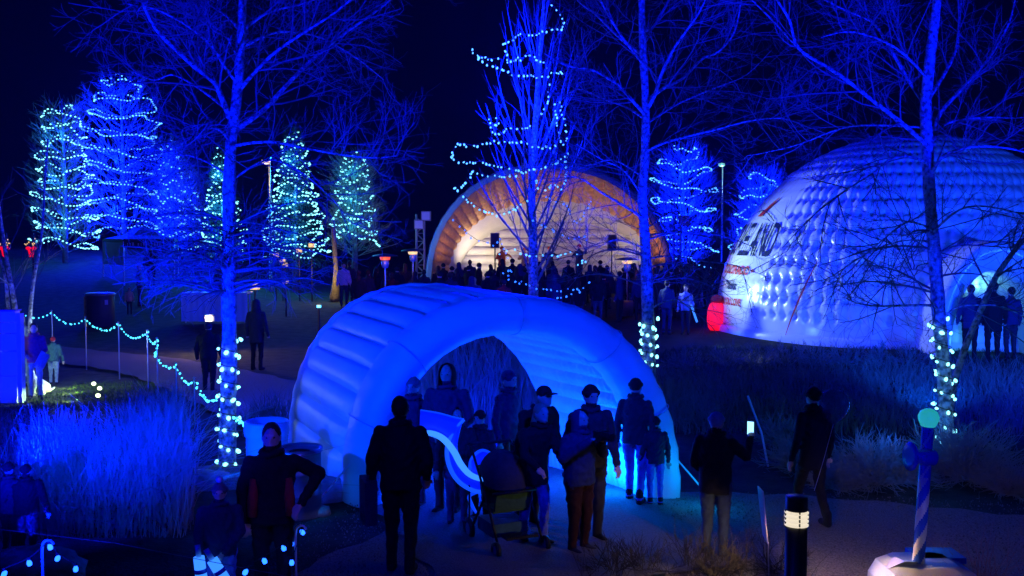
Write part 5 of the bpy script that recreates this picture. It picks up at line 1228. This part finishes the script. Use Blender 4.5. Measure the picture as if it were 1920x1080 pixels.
hook(555, 994, 8.6, 'white shepherd hook right of the woman holding a blue bulb', [(460, 1073, 8.0), (496, 1052, 8.1), (532, 1028, 8.3), (546, 1021, 8.6), (547, 1055, 8.4), (567, 998, 8.6)], 'six blue bulbs on a cord round the legs of the woman')
# dark mound of edging stone at the lower left, mulch ring and rocks
def rock(px, py, s, label, seed, m='rock'):
    b = gp(px, py); rg = random.Random(seed); mb = MB(); mb.ball(b + Vector((0, 0, s[2] * 0.3)), s, 14, 9); mb.v = [tuple(Vector(v) + Vector([rg.gauss(0, 0.045) * k for k in s])) for v in mb.v]
    r = mb.build('rock', M[m], None, True); tag(r, label, 'rock'); 
rock(610, 935, (0.32, 0.28, 0.22), 'grey boulder at the left foot of the tunnel', 1)
rock(590, 965, (0.2, 0.16, 0.1), 'small flat stone beside the dark blue barrel', 2)
rock(372, 905, (0.5, 0.35, 0.12), 'flat pale slab left of the bulb-wrapped trunk base', 3)
rock(55, 1085, (0.55, 0.35, 0.24), 'dark rounded boulder behind the hook at the lower left', 4)
b = gp(420, 895); V = [b + Vector((0, 0, 0.10))]; nr = 5; na = 36
rgm = random.Random(8)
for j in range(1, nr + 1):
    for i in range(na):
        a = 2 * PI * i / na; rr = 0.72 * j / nr * (1 + 0.06 * math.sin(3 * a)); V.append(b + Vector((math.cos(a) * rr * 1.15, math.sin(a) * rr, 0.10 * (1 - (j / nr) ** 2) + 0.02 * rgm.random() - 0.01 * (j == nr))))
F = [(0, 1 + i, 1 + (i + 1) % na) for i in range(na)]
for j in range(nr - 1):
    for i in range(na): F.append((1 + j * na + i, 1 + (j + 1) * na + i, 1 + (j + 1) * na + (i + 1) % na, 1 + j * na + (i + 1) % na))
o = MB().add(V, F).build('mulch_bed', M['gravel'], None, True); tag(o, kind='structure')
# cabinet of boards at the left edge
def cabinet():
    p = gp(14, 757); r = empty('board_cabinet', Vector((p.x, p.y, gz(p.x, p.y))), label='bright blue-lit boarded cabinet cut by the left edge', cat='cabinet'); H = 175 * p.y / FP
    x0 = p.x - 0.55; x1 = at(31, 700, p.y).x; hs = [0.30, 0.27, 0.19, 0.12, 0.12]; z = gz(p.x, p.y); tot = sum(hs)
    for h in hs:
        hh = h / tot * H; MB().box(((x0 + x1) / 2, p.y + 0.1, z + hh / 2), (x1 - x0, 0.2, hh - 0.015)).build('board', M['white'], r); z += hh
    MB().box((x1 + 0.04, p.y + 0.12, gz(p.x, p.y) + H / 2 - 0.02), (0.07, 0.16, H - 0.06)).build('corner_post', M['banner'], r)
    MB().box(((x0 + x1) / 2, p.y + 0.1, z + 0.015), (x1 - x0 + 0.05, 0.24, 0.03)).build('top', M['bluep'], r)
    return p
cp_ = cabinet(); spot((cp_.x + 1.0, cp_.y - 5, 0.5), (cp_.x - 0.4, cp_.y, 1.0), 2600, (0.001, 0.006, 1.0), size=28)
# bin
def bin_():
    c = gp(190, 612); D = c.y; r = empty('bin_enclosure', c, label='tall dark round-cornered bin with a wooden edge on the far walk', cat='bin'); w = 50 * D / FP; h = 60 * D / FP
    MB().lathe([(0, 0), (w * 0.48, 0), (w * 0.5, 0.03), (w * 0.5, h - 0.05), (w * 0.48, h - 0.02), (0, h - 0.02)], c, 20).build('bin_body', M['binm'], r, True)
    MB().lathe([(0, h - 0.02), (w * 0.54, h - 0.02), (w * 0.55, h + 0.02), (w * 0.5, h + 0.06), (0, h + 0.07)], c, 20).build('lid', M['drum'], r, True)
    MB().box(c + Vector((-w * 0.52, -w * 0.15, h * 0.47)), (0.07, 0.07, h * 0.94)).build('wooden_post', M['wood'], r)
    MB().box(c + Vector((w * 0.38, -w * 0.42, h * 0.78)), (0.1, 0.02, 0.16), rz=0.5).build('sticker', M['banner'], r)
bin_()
# canopy tent
def tent():
    D = 45; a = at(183, 525, D); b = at(222, 535, 42.5); cN = at(318, 530, 45); base = Vector((a.x, D, gz(a.x, D))); r = empty('canopy_tent', base, label='dark pop-up canopy tent with lettered valance behind the left tree', cat='tent')
    zt = at(183, 452, D).z; xs = [at(183, 0, D).x, at(320, 0, D).x]; ys = [42.4, 45.6]
    xo = at(212, 0, 42.4).x; X0, X1 = at(222, 0, 42.4).x, at(318, 0, 42.4).x; XL = at(183, 0, 45.6).x
    cor = [Vector((X0, 42.4, 0)), Vector((X1, 42.4, 0)), Vector((X1 - 0.9, 45.6, 0)), Vector((XL, 45.6, 0))]
    for q in cor:
        z_ = gz(q.x, q.y); mb = MB(); mb.tube([(q.x, q.y, z_), (q.x, q.y, zt)], 0.03, 6); mb.build('leg', M['steel'], r); 
    zc = at(250, 422, 44).z; ctr = sum(cor, Vector()) / 4; ctr.z = zc
    top = [Vector((q.x, q.y, zt + 0.1)) for q in cor]
    mid = [ctr.lerp(Vector((t.x, t.y, zt + 0.1)), 0.55) - Vector((0, 0, 0.12)) for t in top]
    for i in range(4):
        j = (i + 1) % 4; MB().add([top[i], top[j], mid[j], mid[i], ctr], [(0, 1, 2, 3), (3, 2, 4)]).build('roof_panel', M['tent'], r)
        va = [top[i], top[j], top[j] - Vector((0, 0, 0.36)), top[i] - Vector((0, 0, 0.36))]; off = (((top[i] + top[j]) / 2 - ctr) * 0.012); off.z = 0
        MB().add([v + off for v in va], [(0, 1, 2, 3)]).build('valance', M['tent'], r)
    mk = MB(); rgt = random.Random(4)
    for x0_, n_ in ((X0 + 0.2, 8), (X0 + 1.35, 8)):      # illegible rows of pale print on the valance
        for k in range(n_):
            if k != 3 or n_ != 8: mk.box((x0_ + k * 0.115, 42.33, zt - 0.12 + rgt.uniform(-0.01, 0.01)), (0.03 + 0.05 * rgt.random(), 0.008, 0.09 + 0.06 * rgt.random()))
    mk.build('print_marks', M['letter'], r)
    q1, q2 = cor[3], cor[0]; MB().box(((q1.x + q2.x) / 2, (q1.y + q2.y) / 2, zt - 0.55), ((q2 - q1).length, 0.03, 1.0), rz=math.atan2(q2.y - q1.y, q2.x - q1.x)).build('side_banner', M['banner'], r)
    point((ctr.x, 43.5, zt - 0.3), 14, (0.05, 0.25, 1.0), 0.2)
tent()
# table with white cloth
p = gp(402, 606); D = p.y; x0, x1 = at(341, 600, D).x, at(464, 600, D).x; zt = at(400, 549, D).z; r = empty('long_table', p, label='long table under a pale cloth behind the left trunk', cat='table'); z = gz(p.x, p.y)
MB().box(((x0 + x1) / 2, D + 0.4, zt - 0.02), (x1 - x0, 0.8, 0.04)).build('table_top', M['white'], r)
mb = MB(); V = []; nx = 50
for j in range(2):
    for i in range(nx): V.append((x0 - 0.01 + (x1 - x0 + 0.02) * i / (nx - 1), D - 0.02 + 0.03 * math.sin(i * 1.3) * (1 - j), (z + 0.06 if j == 0 else zt + 0.002)))
mb.add(V, [tuple(f) for f in grid_faces(nx, 2)]).build('cloth', M['banner'], r, True)
for sx in (x0 + 0.1, x1 - 0.1):
    for sy in (0.1, 0.7): MB().tube([(sx, D + sy, z), (sx, D + sy, zt - 0.04)], 0.02, 6).build('leg', M['steel'], r)
spot((p.x + 2, 24, 1.0), (p.x, D, 0.7), 500, (0.01, 0.08, 1.0), size=30)
# lamps
def lamp_post(px, py, D, label, m, color, power, wreath=False):
    t = at(px, py, D); b = Vector((t.x, D, gz(t.x, D))); r = empty('street_lamp', b, label=label, cat='street lamp')
    MB().lathe([(0, 0), (0.12, 0), (0.11, 0.25), (0.07, 0.3), (0.05, t.z - b.z - 0.1), (0.0, t.z - b.z - 0.1)], b, 12).build('pole', M['steel'], r, True)
    MB().box(t + Vector((-0.1, -0.15, 0)), (0.42, 0.3, 0.12)).build('lamp_head', M['black'], r); MB().box(t + Vector((-0.1, -0.15, -0.07)), (0.34, 0.24, 0.03)).build('lens', m, r); MB().ball(t + Vector((-0.1, -0.2, -0.14)), (0.2, 0.2, 0.12), 10, 6).build('globe', m, r, True)  # globe added to show the glow round the lamp
    point(t + Vector((-0.1, -0.35, -0.25)), power, color, 0.1)
lamp_post(505, 298, 44, 'tall street lamp with a warm glow between the lit spruces', M['e_warm'], (1, .75, .4), 20)
lamp_post(1355, 305, 58, 'tall street lamp with a green-white head left of the dome', M['e_green'], (0.4, 1, 0.7), 22)
def wreath_lamp(px, py, D, label):
    t = at(px, py, D); b = Vector((t.x, D, gz(t.x, D))); r = empty('wreath_post', b, label=label, cat='lamp post'); MB().tube([b, t + Vector((0, 0, 0.6))], 0.05, 8).build('pole', M['black'], r)
    P = [t + Vector((0.2 * math.cos(a), -0.1, 0.2 * math.sin(a))) for a in np.linspace(0, 2 * PI, 20)]; MB().tube(P, 0.06, 6).build('wreath', M['needle'], r, True)
    rg = random.Random(px); mb = MB()
    for k in range(12): mb.ball(t + Vector((rg.gauss(0, .14), -0.18, 0.05 + abs(rg.gauss(0, .14)))), 0.03, 6, 4)
    mb.build('wreath_lights', M['e_gold'], r)
    mb = MB()
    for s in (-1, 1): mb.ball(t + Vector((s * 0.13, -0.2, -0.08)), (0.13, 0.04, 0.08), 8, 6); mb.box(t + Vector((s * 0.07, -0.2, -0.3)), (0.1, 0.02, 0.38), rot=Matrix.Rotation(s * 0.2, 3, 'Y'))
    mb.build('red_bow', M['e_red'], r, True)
wreath_lamp(12, 462, 46, 'wreath with a red bow on a post at the left edge')
wreath_lamp(62, 462, 46, 'wreath with a bright red bow on a post left of the teal-lit tree')
# lanterns and small path lights
def lantern(px, py, D, label, s=0.24, m='e_gold', pw=8):
    t = at(px, py, D); b = Vector((t.x, D, gz(t.x, D))); r = empty('path_light', b, label=label, cat='path light'); MB().tube([b, t - Vector((0, 0, s / 2))], 0.03, 6).build('post', M['black'], r)
    MB().box(t, (s, s, s * 0.8)).build('lens', M[m], r); MB().box(t + Vector((0, 0, s * 0.45)), (s * 1.2, s * 1.2, 0.03)).build('cap', M['black'], r); point(t + Vector((0, -s, 0.05)), pw, (1, .6, .3), 0.08)
lantern(393, 597, 27.5, 'square glowing path lamp left of the bulb-wrapped trunk above the dark walker', 0.19, 'e_boll', 95)
lantern(478, 537, 36, 'golden lantern just right of the left bare trunk', 0.28, 'e_gold', 6)
lantern(536, 528, 36, 'small golden lantern in the low twigs of the left tree', 0.16, 'e_gold', 3)
lantern(598, 574, 27, 'tiny pale path light in the dark lawn left of the tunnel', 0.1, 'e_cyan_path', 2)
for i, (x, y) in enumerate([(517, 478), (530, 488), (534, 496), (584, 460), (561, 470)]):
    lantern(x, y, 41, ['string of golden lanterns: leftmost below the tall spruce', 'second golden lantern below the tall spruce', 'lowest golden lantern below the tall spruce', 'high golden lantern in the right of the tall spruce', 'golden lantern at the middle of the tall spruce'][i], 0.2, 'e_gold', 2)
t = at(625, 425, 41); b = Vector((t.x, 41, gz(t.x, 41))); r = empty('lit_post', b, label='yellow-lit wrapped post at the right of the tall spruce', cat='post')
MB().tube(resample([b, b + Vector((0.1, 0, 0.9)), t + Vector((0.02, 0, -0.4)), t], 3), [0.2, 0.22, 0.18, 0.15, 0.1, 0.1, 0.1, 0.1, 0.09, 0.09], 8).build('trunk_wrap', M['wood'], r, True)
point(b + Vector((0, -0.9, 1.2)), 40, (1, .85, .4), 0.1)
# heaters
def heater(px, py, D, label, m):
    t = at(px, py, D); b = Vector((t.x, D, gz(t.x, D))); H = t.z - b.z; r = empty('patio_heater', b, label=label, cat='patio heater')
    MB().lathe([(0, 0), (0.24, 0), (0.24, 0.5), (0.2, 0.56), (0, 0.56)], b, 18).build('gas_housing', M['drum'], r, True); MB().tube([b + Vector((0, 0, 0.5)), t - Vector((0, 0, 0.35))], 0.03, 8).build('pole', M['steel'], r)
    MB().lathe([(0.10, -0.38), (0.13, -0.3), (0.13, -0.12), (0.0, -0.1)], t, 16).build('burner', M['bluep'], r, True); MB().lathe([(0.16, -0.1), (0.19, 0.0), (0, 0.01)], t, 16).build('glowing_element', M[m], r, True)
    MB().lathe([(0.46, 0.03), (0.42, 0.06), (0.2, 0.11), (0, 0.13)], t, 24).build('reflector_hood', M['steel'], r, True); point(t - Vector((0, 0.35, 0.1)), 8, (1, .25, .08), 0.1)
heater(722, 482, 34.5, 'patio heater glowing red left of the stage', 'e_heat'); heater(774, 472, 38.5, 'patio heater glowing orange beside the truss tower', 'e_warm')
heater(1176, 489, 36, 'patio heater with a wide hood before the right of the stage', 'e_warm')
# red inflatable
c = at(1343, 592, 29.8); r = empty('red_inflatable', Vector((c.x, c.y, gz(c.x, c.y))), label='glowing red inflatable figure squeezed against the left foot of the dome', cat='inflatable')
z = gz(c.x, c.y); H = at(1339, 566, 29.8).z - z
MB().lathe([(0, 0), (0.18, 0.0), (0.24, 0.08), (0.28, 0.3), (0.27, H * 0.55), (0.26, H * 0.72), (0.2, H * 0.92), (0.12, H), (0, H)], (c.x, c.y, z), 20).build('red_body', M['e_red'], r, True)
MB().ball((c.x + 0.02, c.y, z + H + 0.07), (0.2, 0.2, 0.14), 14, 8).build('head', M['redp'], r, True)
point((c.x - 0.45, c.y - 0.4, 0.9), 0.7, (1, 0.01, 0), 0.15)
c = at(1322, 512, 44); r = empty('pink_sign', Vector((c.x, c.y, gz(c.x, c.y))), label='small pink-lit sign between stage and dome', cat='sign'); MB().box(c, (0.4, 0.06, 0.35)).build('panel', M['e_pink'], r); MB().tube([r.location, c], 0.03, 6).build('post', M['black'], r)
# ground spots on the lawn by the children
for i, (x, y) in enumerate([(176, 729), (187, 738), (184, 752)]):
    g_ = gp(x, y); r = empty('ground_spotlight', g_, label=['farthest', 'middle', 'nearest'][i] + ' of the three small lawn spotlights by the children', cat='spotlight')
    MB().tube([g_, g_ + Vector((0, 0, 0.09))], 0.015, 6).build('spike', M['black'], r); MB().ball(g_ + Vector((0, 0, 0.11)), (0.05, 0.04, 0.04), 8, 6).build('lamp_head', M['e_spot'], r, True)
    spot(g_ + Vector((-0.08, 0, 0.2)), g_ + Vector((-0.9, 0.0 if i < 2 else -0.05, -0.02)), 210, (0.6, 1.0, 0.2), size=38, blend=0.6, rad=0.03)
# pale slanting stake
a, b = at(1402, 742, 14), at(1428, 812, 14); r = empty('garden_stake', Vector((b.x, 14, gz(b.x, 14))), label='thin slanting pale stake in the dark planting behind the phone woman', cat='stake'); MB().tube([a, b, (b.x + 0.1, 14, gz(b.x, 14))], 0.015, 6).build('rod', M['white'], r)
# distant building of dark mass beyond the crowd, as a hedge line
# ================================================================== VEGETATION
def blades(name, region, n, h, m, seed, r=0.006, lean=0.25, kind='stuff', droop=0.1, ok=None):
    rg = random.Random(seed); P = []; R = []
    while len(P) < n:
        x, y = rg.uniform(region[0], region[1]), rg.uniform(region[2], region[3])
        if ok and not ok(x, y): continue
        if rg.random() > 0.35 + 0.65 * (0.5 + 0.5 * math.sin(x * 3.1 + 1.7 * math.sin(y * 2.3)) * math.sin(y * 3.7 + x)): continue
        if rg.random() < 0.08: lean_ = lean * 3.2
        else: lean_ = lean
        z = gz(x, y) - 0.02; H = h * (0.35 + 0.85 * rg.random() ** 1.3); dx, dy = rg.gauss(0, lean_), rg.gauss(0, lean_); k = 4
        P.append([(x + dx * t * t * H + (0.04 * H * rg.gauss(0, 1) if t > 0 else 0), y + dy * t * t * H, z + H * (t - droop * t * t * abs(dx + dy))) for t in (0, 0.35, 0.7, 1)]); R.append([r, r * 0.85, r * 0.6, r * 0.25])
    V, F = batch_tubes([np.array(p) for p in P], [np.array(q) for q in R], 3); o = link(name, mkmesh(name, V, F, [m])); tag(o, kind='stuff'); return o
def left_ok(x, y):
    px = 960 + x / y * FP; return px < 355 - (y - 11) * 4 and y < (13.4 if px < 230 else 15.6)
blades('reeds', (-9.5, -3.6, 10.7, 18.0), 10000, 1.05, M['reed'], 1, 0.005, 0.13, ok=left_ok)
blades('reeds', (-9.5, -3.6, 10.7, 17.0), 900, 1.1, M['reed'], 2, 0.006, 0.8, ok=left_ok)
blades('tall_grass', (2.6, 15.5, 16.2, 21.2), 11000, 0.55, M['drygrass'], 3, 0.007, 0.25)
blades('tall_grass', (-4.6, -2.7, 16.0, 18.5), 900, 0.5, M['drygrass'], 8, 0.007, 0.25)
blades('short_grass', (3.5, 12, 21.5, 25), 6000, 0.13, M['needle'], 4, 0.008, 0.3)
blades('short_grass', (-9.6, -6.5, 18.5, 22), 3500, 0.09, M['lawn'], 5, 0.007, 0.4)
blades('reddish_grass', (3.95, 4.35, 8.2, 9.0), 160, 0.62, M['pinkgrass'], 6, 0.0035, 0.25)
blades('thin_grass', (0.6, 2.75, 8.6, 9.6), 110, 0.5, M['dark_twig'], 7, 0.003, 0.35)
blades('lawn_tufts', (2.6, 4.6, 8.2, 8.9), 900, 0.05, M['reed'], 9, 0.004, 0.5)
def stones(n, seed):
    rg = random.Random(seed); V = []; F = []
    while len(F) < n * 4:
        x, y = rg.uniform(-2.5, 9), rg.uniform(8.3, 13.5); 
        if not (abs(y - (10.2 + 0.6 * math.sin(x * 0.5))) < 1.7 or (-2 < x < 1.8)): continue
        z = gz(x, y) + 0.05; r_ = 0.004 + 0.009 * rg.random() ** 3; k = len(V); a = rg.random() * 6
        for j in range(3): V.append((x + r_ * 1.3 * math.cos(a + j * 2.1), y + r_ * math.sin(a + j * 2.1), z - 0.015))
        V.append((x, y, z + r_ * 0.6)); F += [(k, k + 1, k + 3), (k + 1, k + 2, k + 3), (k + 2, k, k + 3), (k, k + 2, k + 1)]
    o = link('gravel', mkmesh('gravel', V, np.array(F), [M['gravel']])); tag(o, kind='stuff')
stones(9000, 3)
q = at(1740, 800, 13.7); point(q + Vector((0, 0, 0.25)), 28, (0.02, 0.25, 1.0), 0.2)
q = at(1640, 850, 13.4); point(q + Vector((0, -0.6, 0.5)), 22, (0.01, 0.12, 1.0), 0.2)
def shrub(label, px, py, w, h, m, seed, n=90, D=None, group=None, cat='shrub', r=0.0045):
    b = gp(px, py) if D is None else Vector((at(px, 500, D).x, D, gz(at(px, 500, D).x, D))); rg = random.Random(seed); root = empty('shrub', b, label=label, cat=cat, group=group); A = []
    for i in range(n):
        az = rg.random() * 2 * PI; sp = math.acos(1 - rg.random() * 0.95); d = np.array([math.cos(az) * math.sin(sp), math.sin(az) * math.sin(sp), math.cos(sp) * 1.0 + 0.1]); P = [np.array([b.x + rg.gauss(0, .06), b.y + rg.gauss(0, .06), b.z])]
        e = np.array([w, w, h]) * (0.75 + 0.3 * rg.random())
        for j in range(5):
            d = d + np.array([rg.gauss(0, .12) for _ in range(3)]); P.append(P[-1] + d / (np.linalg.norm(d)) * e / 5)
        A.append((np.array(P), np.linspace(r * 2, r, 6)))
    tw = []
    for p, r_ in A: tw += sprout(rg, p, r_, 9, 0.24 * (w + h), 0.6, 0.12, 0.05, 4, 0.3, 0.8, r)
    A += tw
    V, F = batch_tubes([a[0] for a in A], [a[1] for a in A], 3); o = link('twigs', mkmesh('twigs', V - np.array(b)[None], F, [m]), root); o['kind'] = 'stuff'
point((-0.5, 15.6, 0.4), 130, BLUE, 0.2)
blades('tall_grass', (-2.2, 0.6, 16.6, 18.2), 1500, 1.9, M['reed'], 15, 0.008, 0.12)
q = gp(112, 718); point(q + Vector((0.4, -1.6, 1.0)), 70, (0.55, 0.85, 1.0), 0.1)
shrub('pale feathery shrub left of the striped pole', 1640, 905, 0.85, 0.62, M['frost'], 1, 190)
shrub('rounded grey shrub right of the striped pole', 1815, 900, 0.95, 0.75, M['frost'], 2, 190)
shrub('small frosted shrub behind the tall dark walker', 1500, 880, 0.6, 0.45, M['frost'], 3, 120)
shrub('low pale shrub at the right edge', 1895, 925, 0.6, 0.4, M['frost'], 4, 110)
shrub('low frosted shrub between walker and striped pole', 1570, 915, 0.45, 0.35, M['frost'], 5, 110)
shrub('dim shrub beyond the phone woman', 1465, 835, 0.5, 0.45, M['frost'], 6, 90)
for i, x in enumerate([1365, 1420, 1475, 1535, 1590, 1650, 1710, 1290]):
    shrub(['bare shrub at the dome\'s left foot', 'second bare shrub along the foot of the dome', 'bare shrub under the red seam of the dome', 'bare shrub before the middle of the dome foot', 'bare shrub left of the dome centre', 'bare shrub below the low dark branch', 'bare shrub just left of the bulb-wrapped right trunk', 'bare shrub in the lit grass between tunnel and dome'][i], x, 0, 0.55, 0.55, M['dark_bark'], 20 + i, 26, 22.3, 'bare shrubs along the foot of the dome', r=0.005)
for i, (x, y) in enumerate([(1215, 1078), (1290, 1070), (1380, 1075), (1455, 1075), (1340, 1090), (1150, 1082)]):
    shrub(['twiggy foreground shrub below the child at the tunnel foot', 'twiggy foreground shrub left of the phone woman', 'twiggy foreground shrub at the phone woman\'s feet', 'twiggy foreground shrub beside the bollard', 'twiggy foreground shrub lowest in the frame', 'twiggy foreground shrub right of the camera holder'][i], x, y, 0.36, 0.42, M['dark_twig'], 40 + i, 22, None, 'bare twiggy shrubs along the front edge', r=0.0025)
for i, (x, y, w) in enumerate([(640, 505, 1.5), (720, 500, 1.0)]):
    pass
spot((10.5, 14.0, 2.2), (8.6, 20.0, 0.3), 1500, BLUE, size=90)
spot((9.5, 6.8, 3.2), (6.8, 12.5, 0.0), 650, (0.001, 0.035, 1.0), size=95)
spot((3.2, 5.6, 1.2), (3.45, 8.4, 0.75), 20, (1.0, 0.9, 0.75), size=16, blend=0.8)  # warm fill added from the camera side for the striped pole
spot((2.4, 5.2, 2.0), (3.5, 8.4, 1.3), 160, BLUE, size=22)  # unseen blue fill added for the striped pole
spot((-1.0, 6.0, 3.6), (0.0, 10.5, 0.0), 190, BLUE, size=90)  # unseen ambient blue fill for the ground before the tunnel
point((5.6, 22.8, 1.0), 9, (0.7, 1.0, 0.6), 0.1)
# ================================================================== HAZE
HAZE = 0.0003
if HAZE:
    m = bpy.data.materials.new('night_haze'); m.use_nodes = True; nt = m.node_tree
    for n in list(nt.nodes): nt.nodes.remove(n)
    out = nt.nodes.new('ShaderNodeOutputMaterial'); v = nt.nodes.new('ShaderNodeVolumePrincipled'); v.inputs['Density'].default_value = HAZE; v.inputs['Color'].default_value = (0.85, 0.88, 0.95, 1); v.inputs['Anisotropy'].default_value = 0.0
    nt.links.new(v.outputs['Volume'], out.inputs['Volume'])
    o = MB().box((0, 220, 15), (640, 640, 33)).build('haze', m, None); tag(o, kind='stuff')
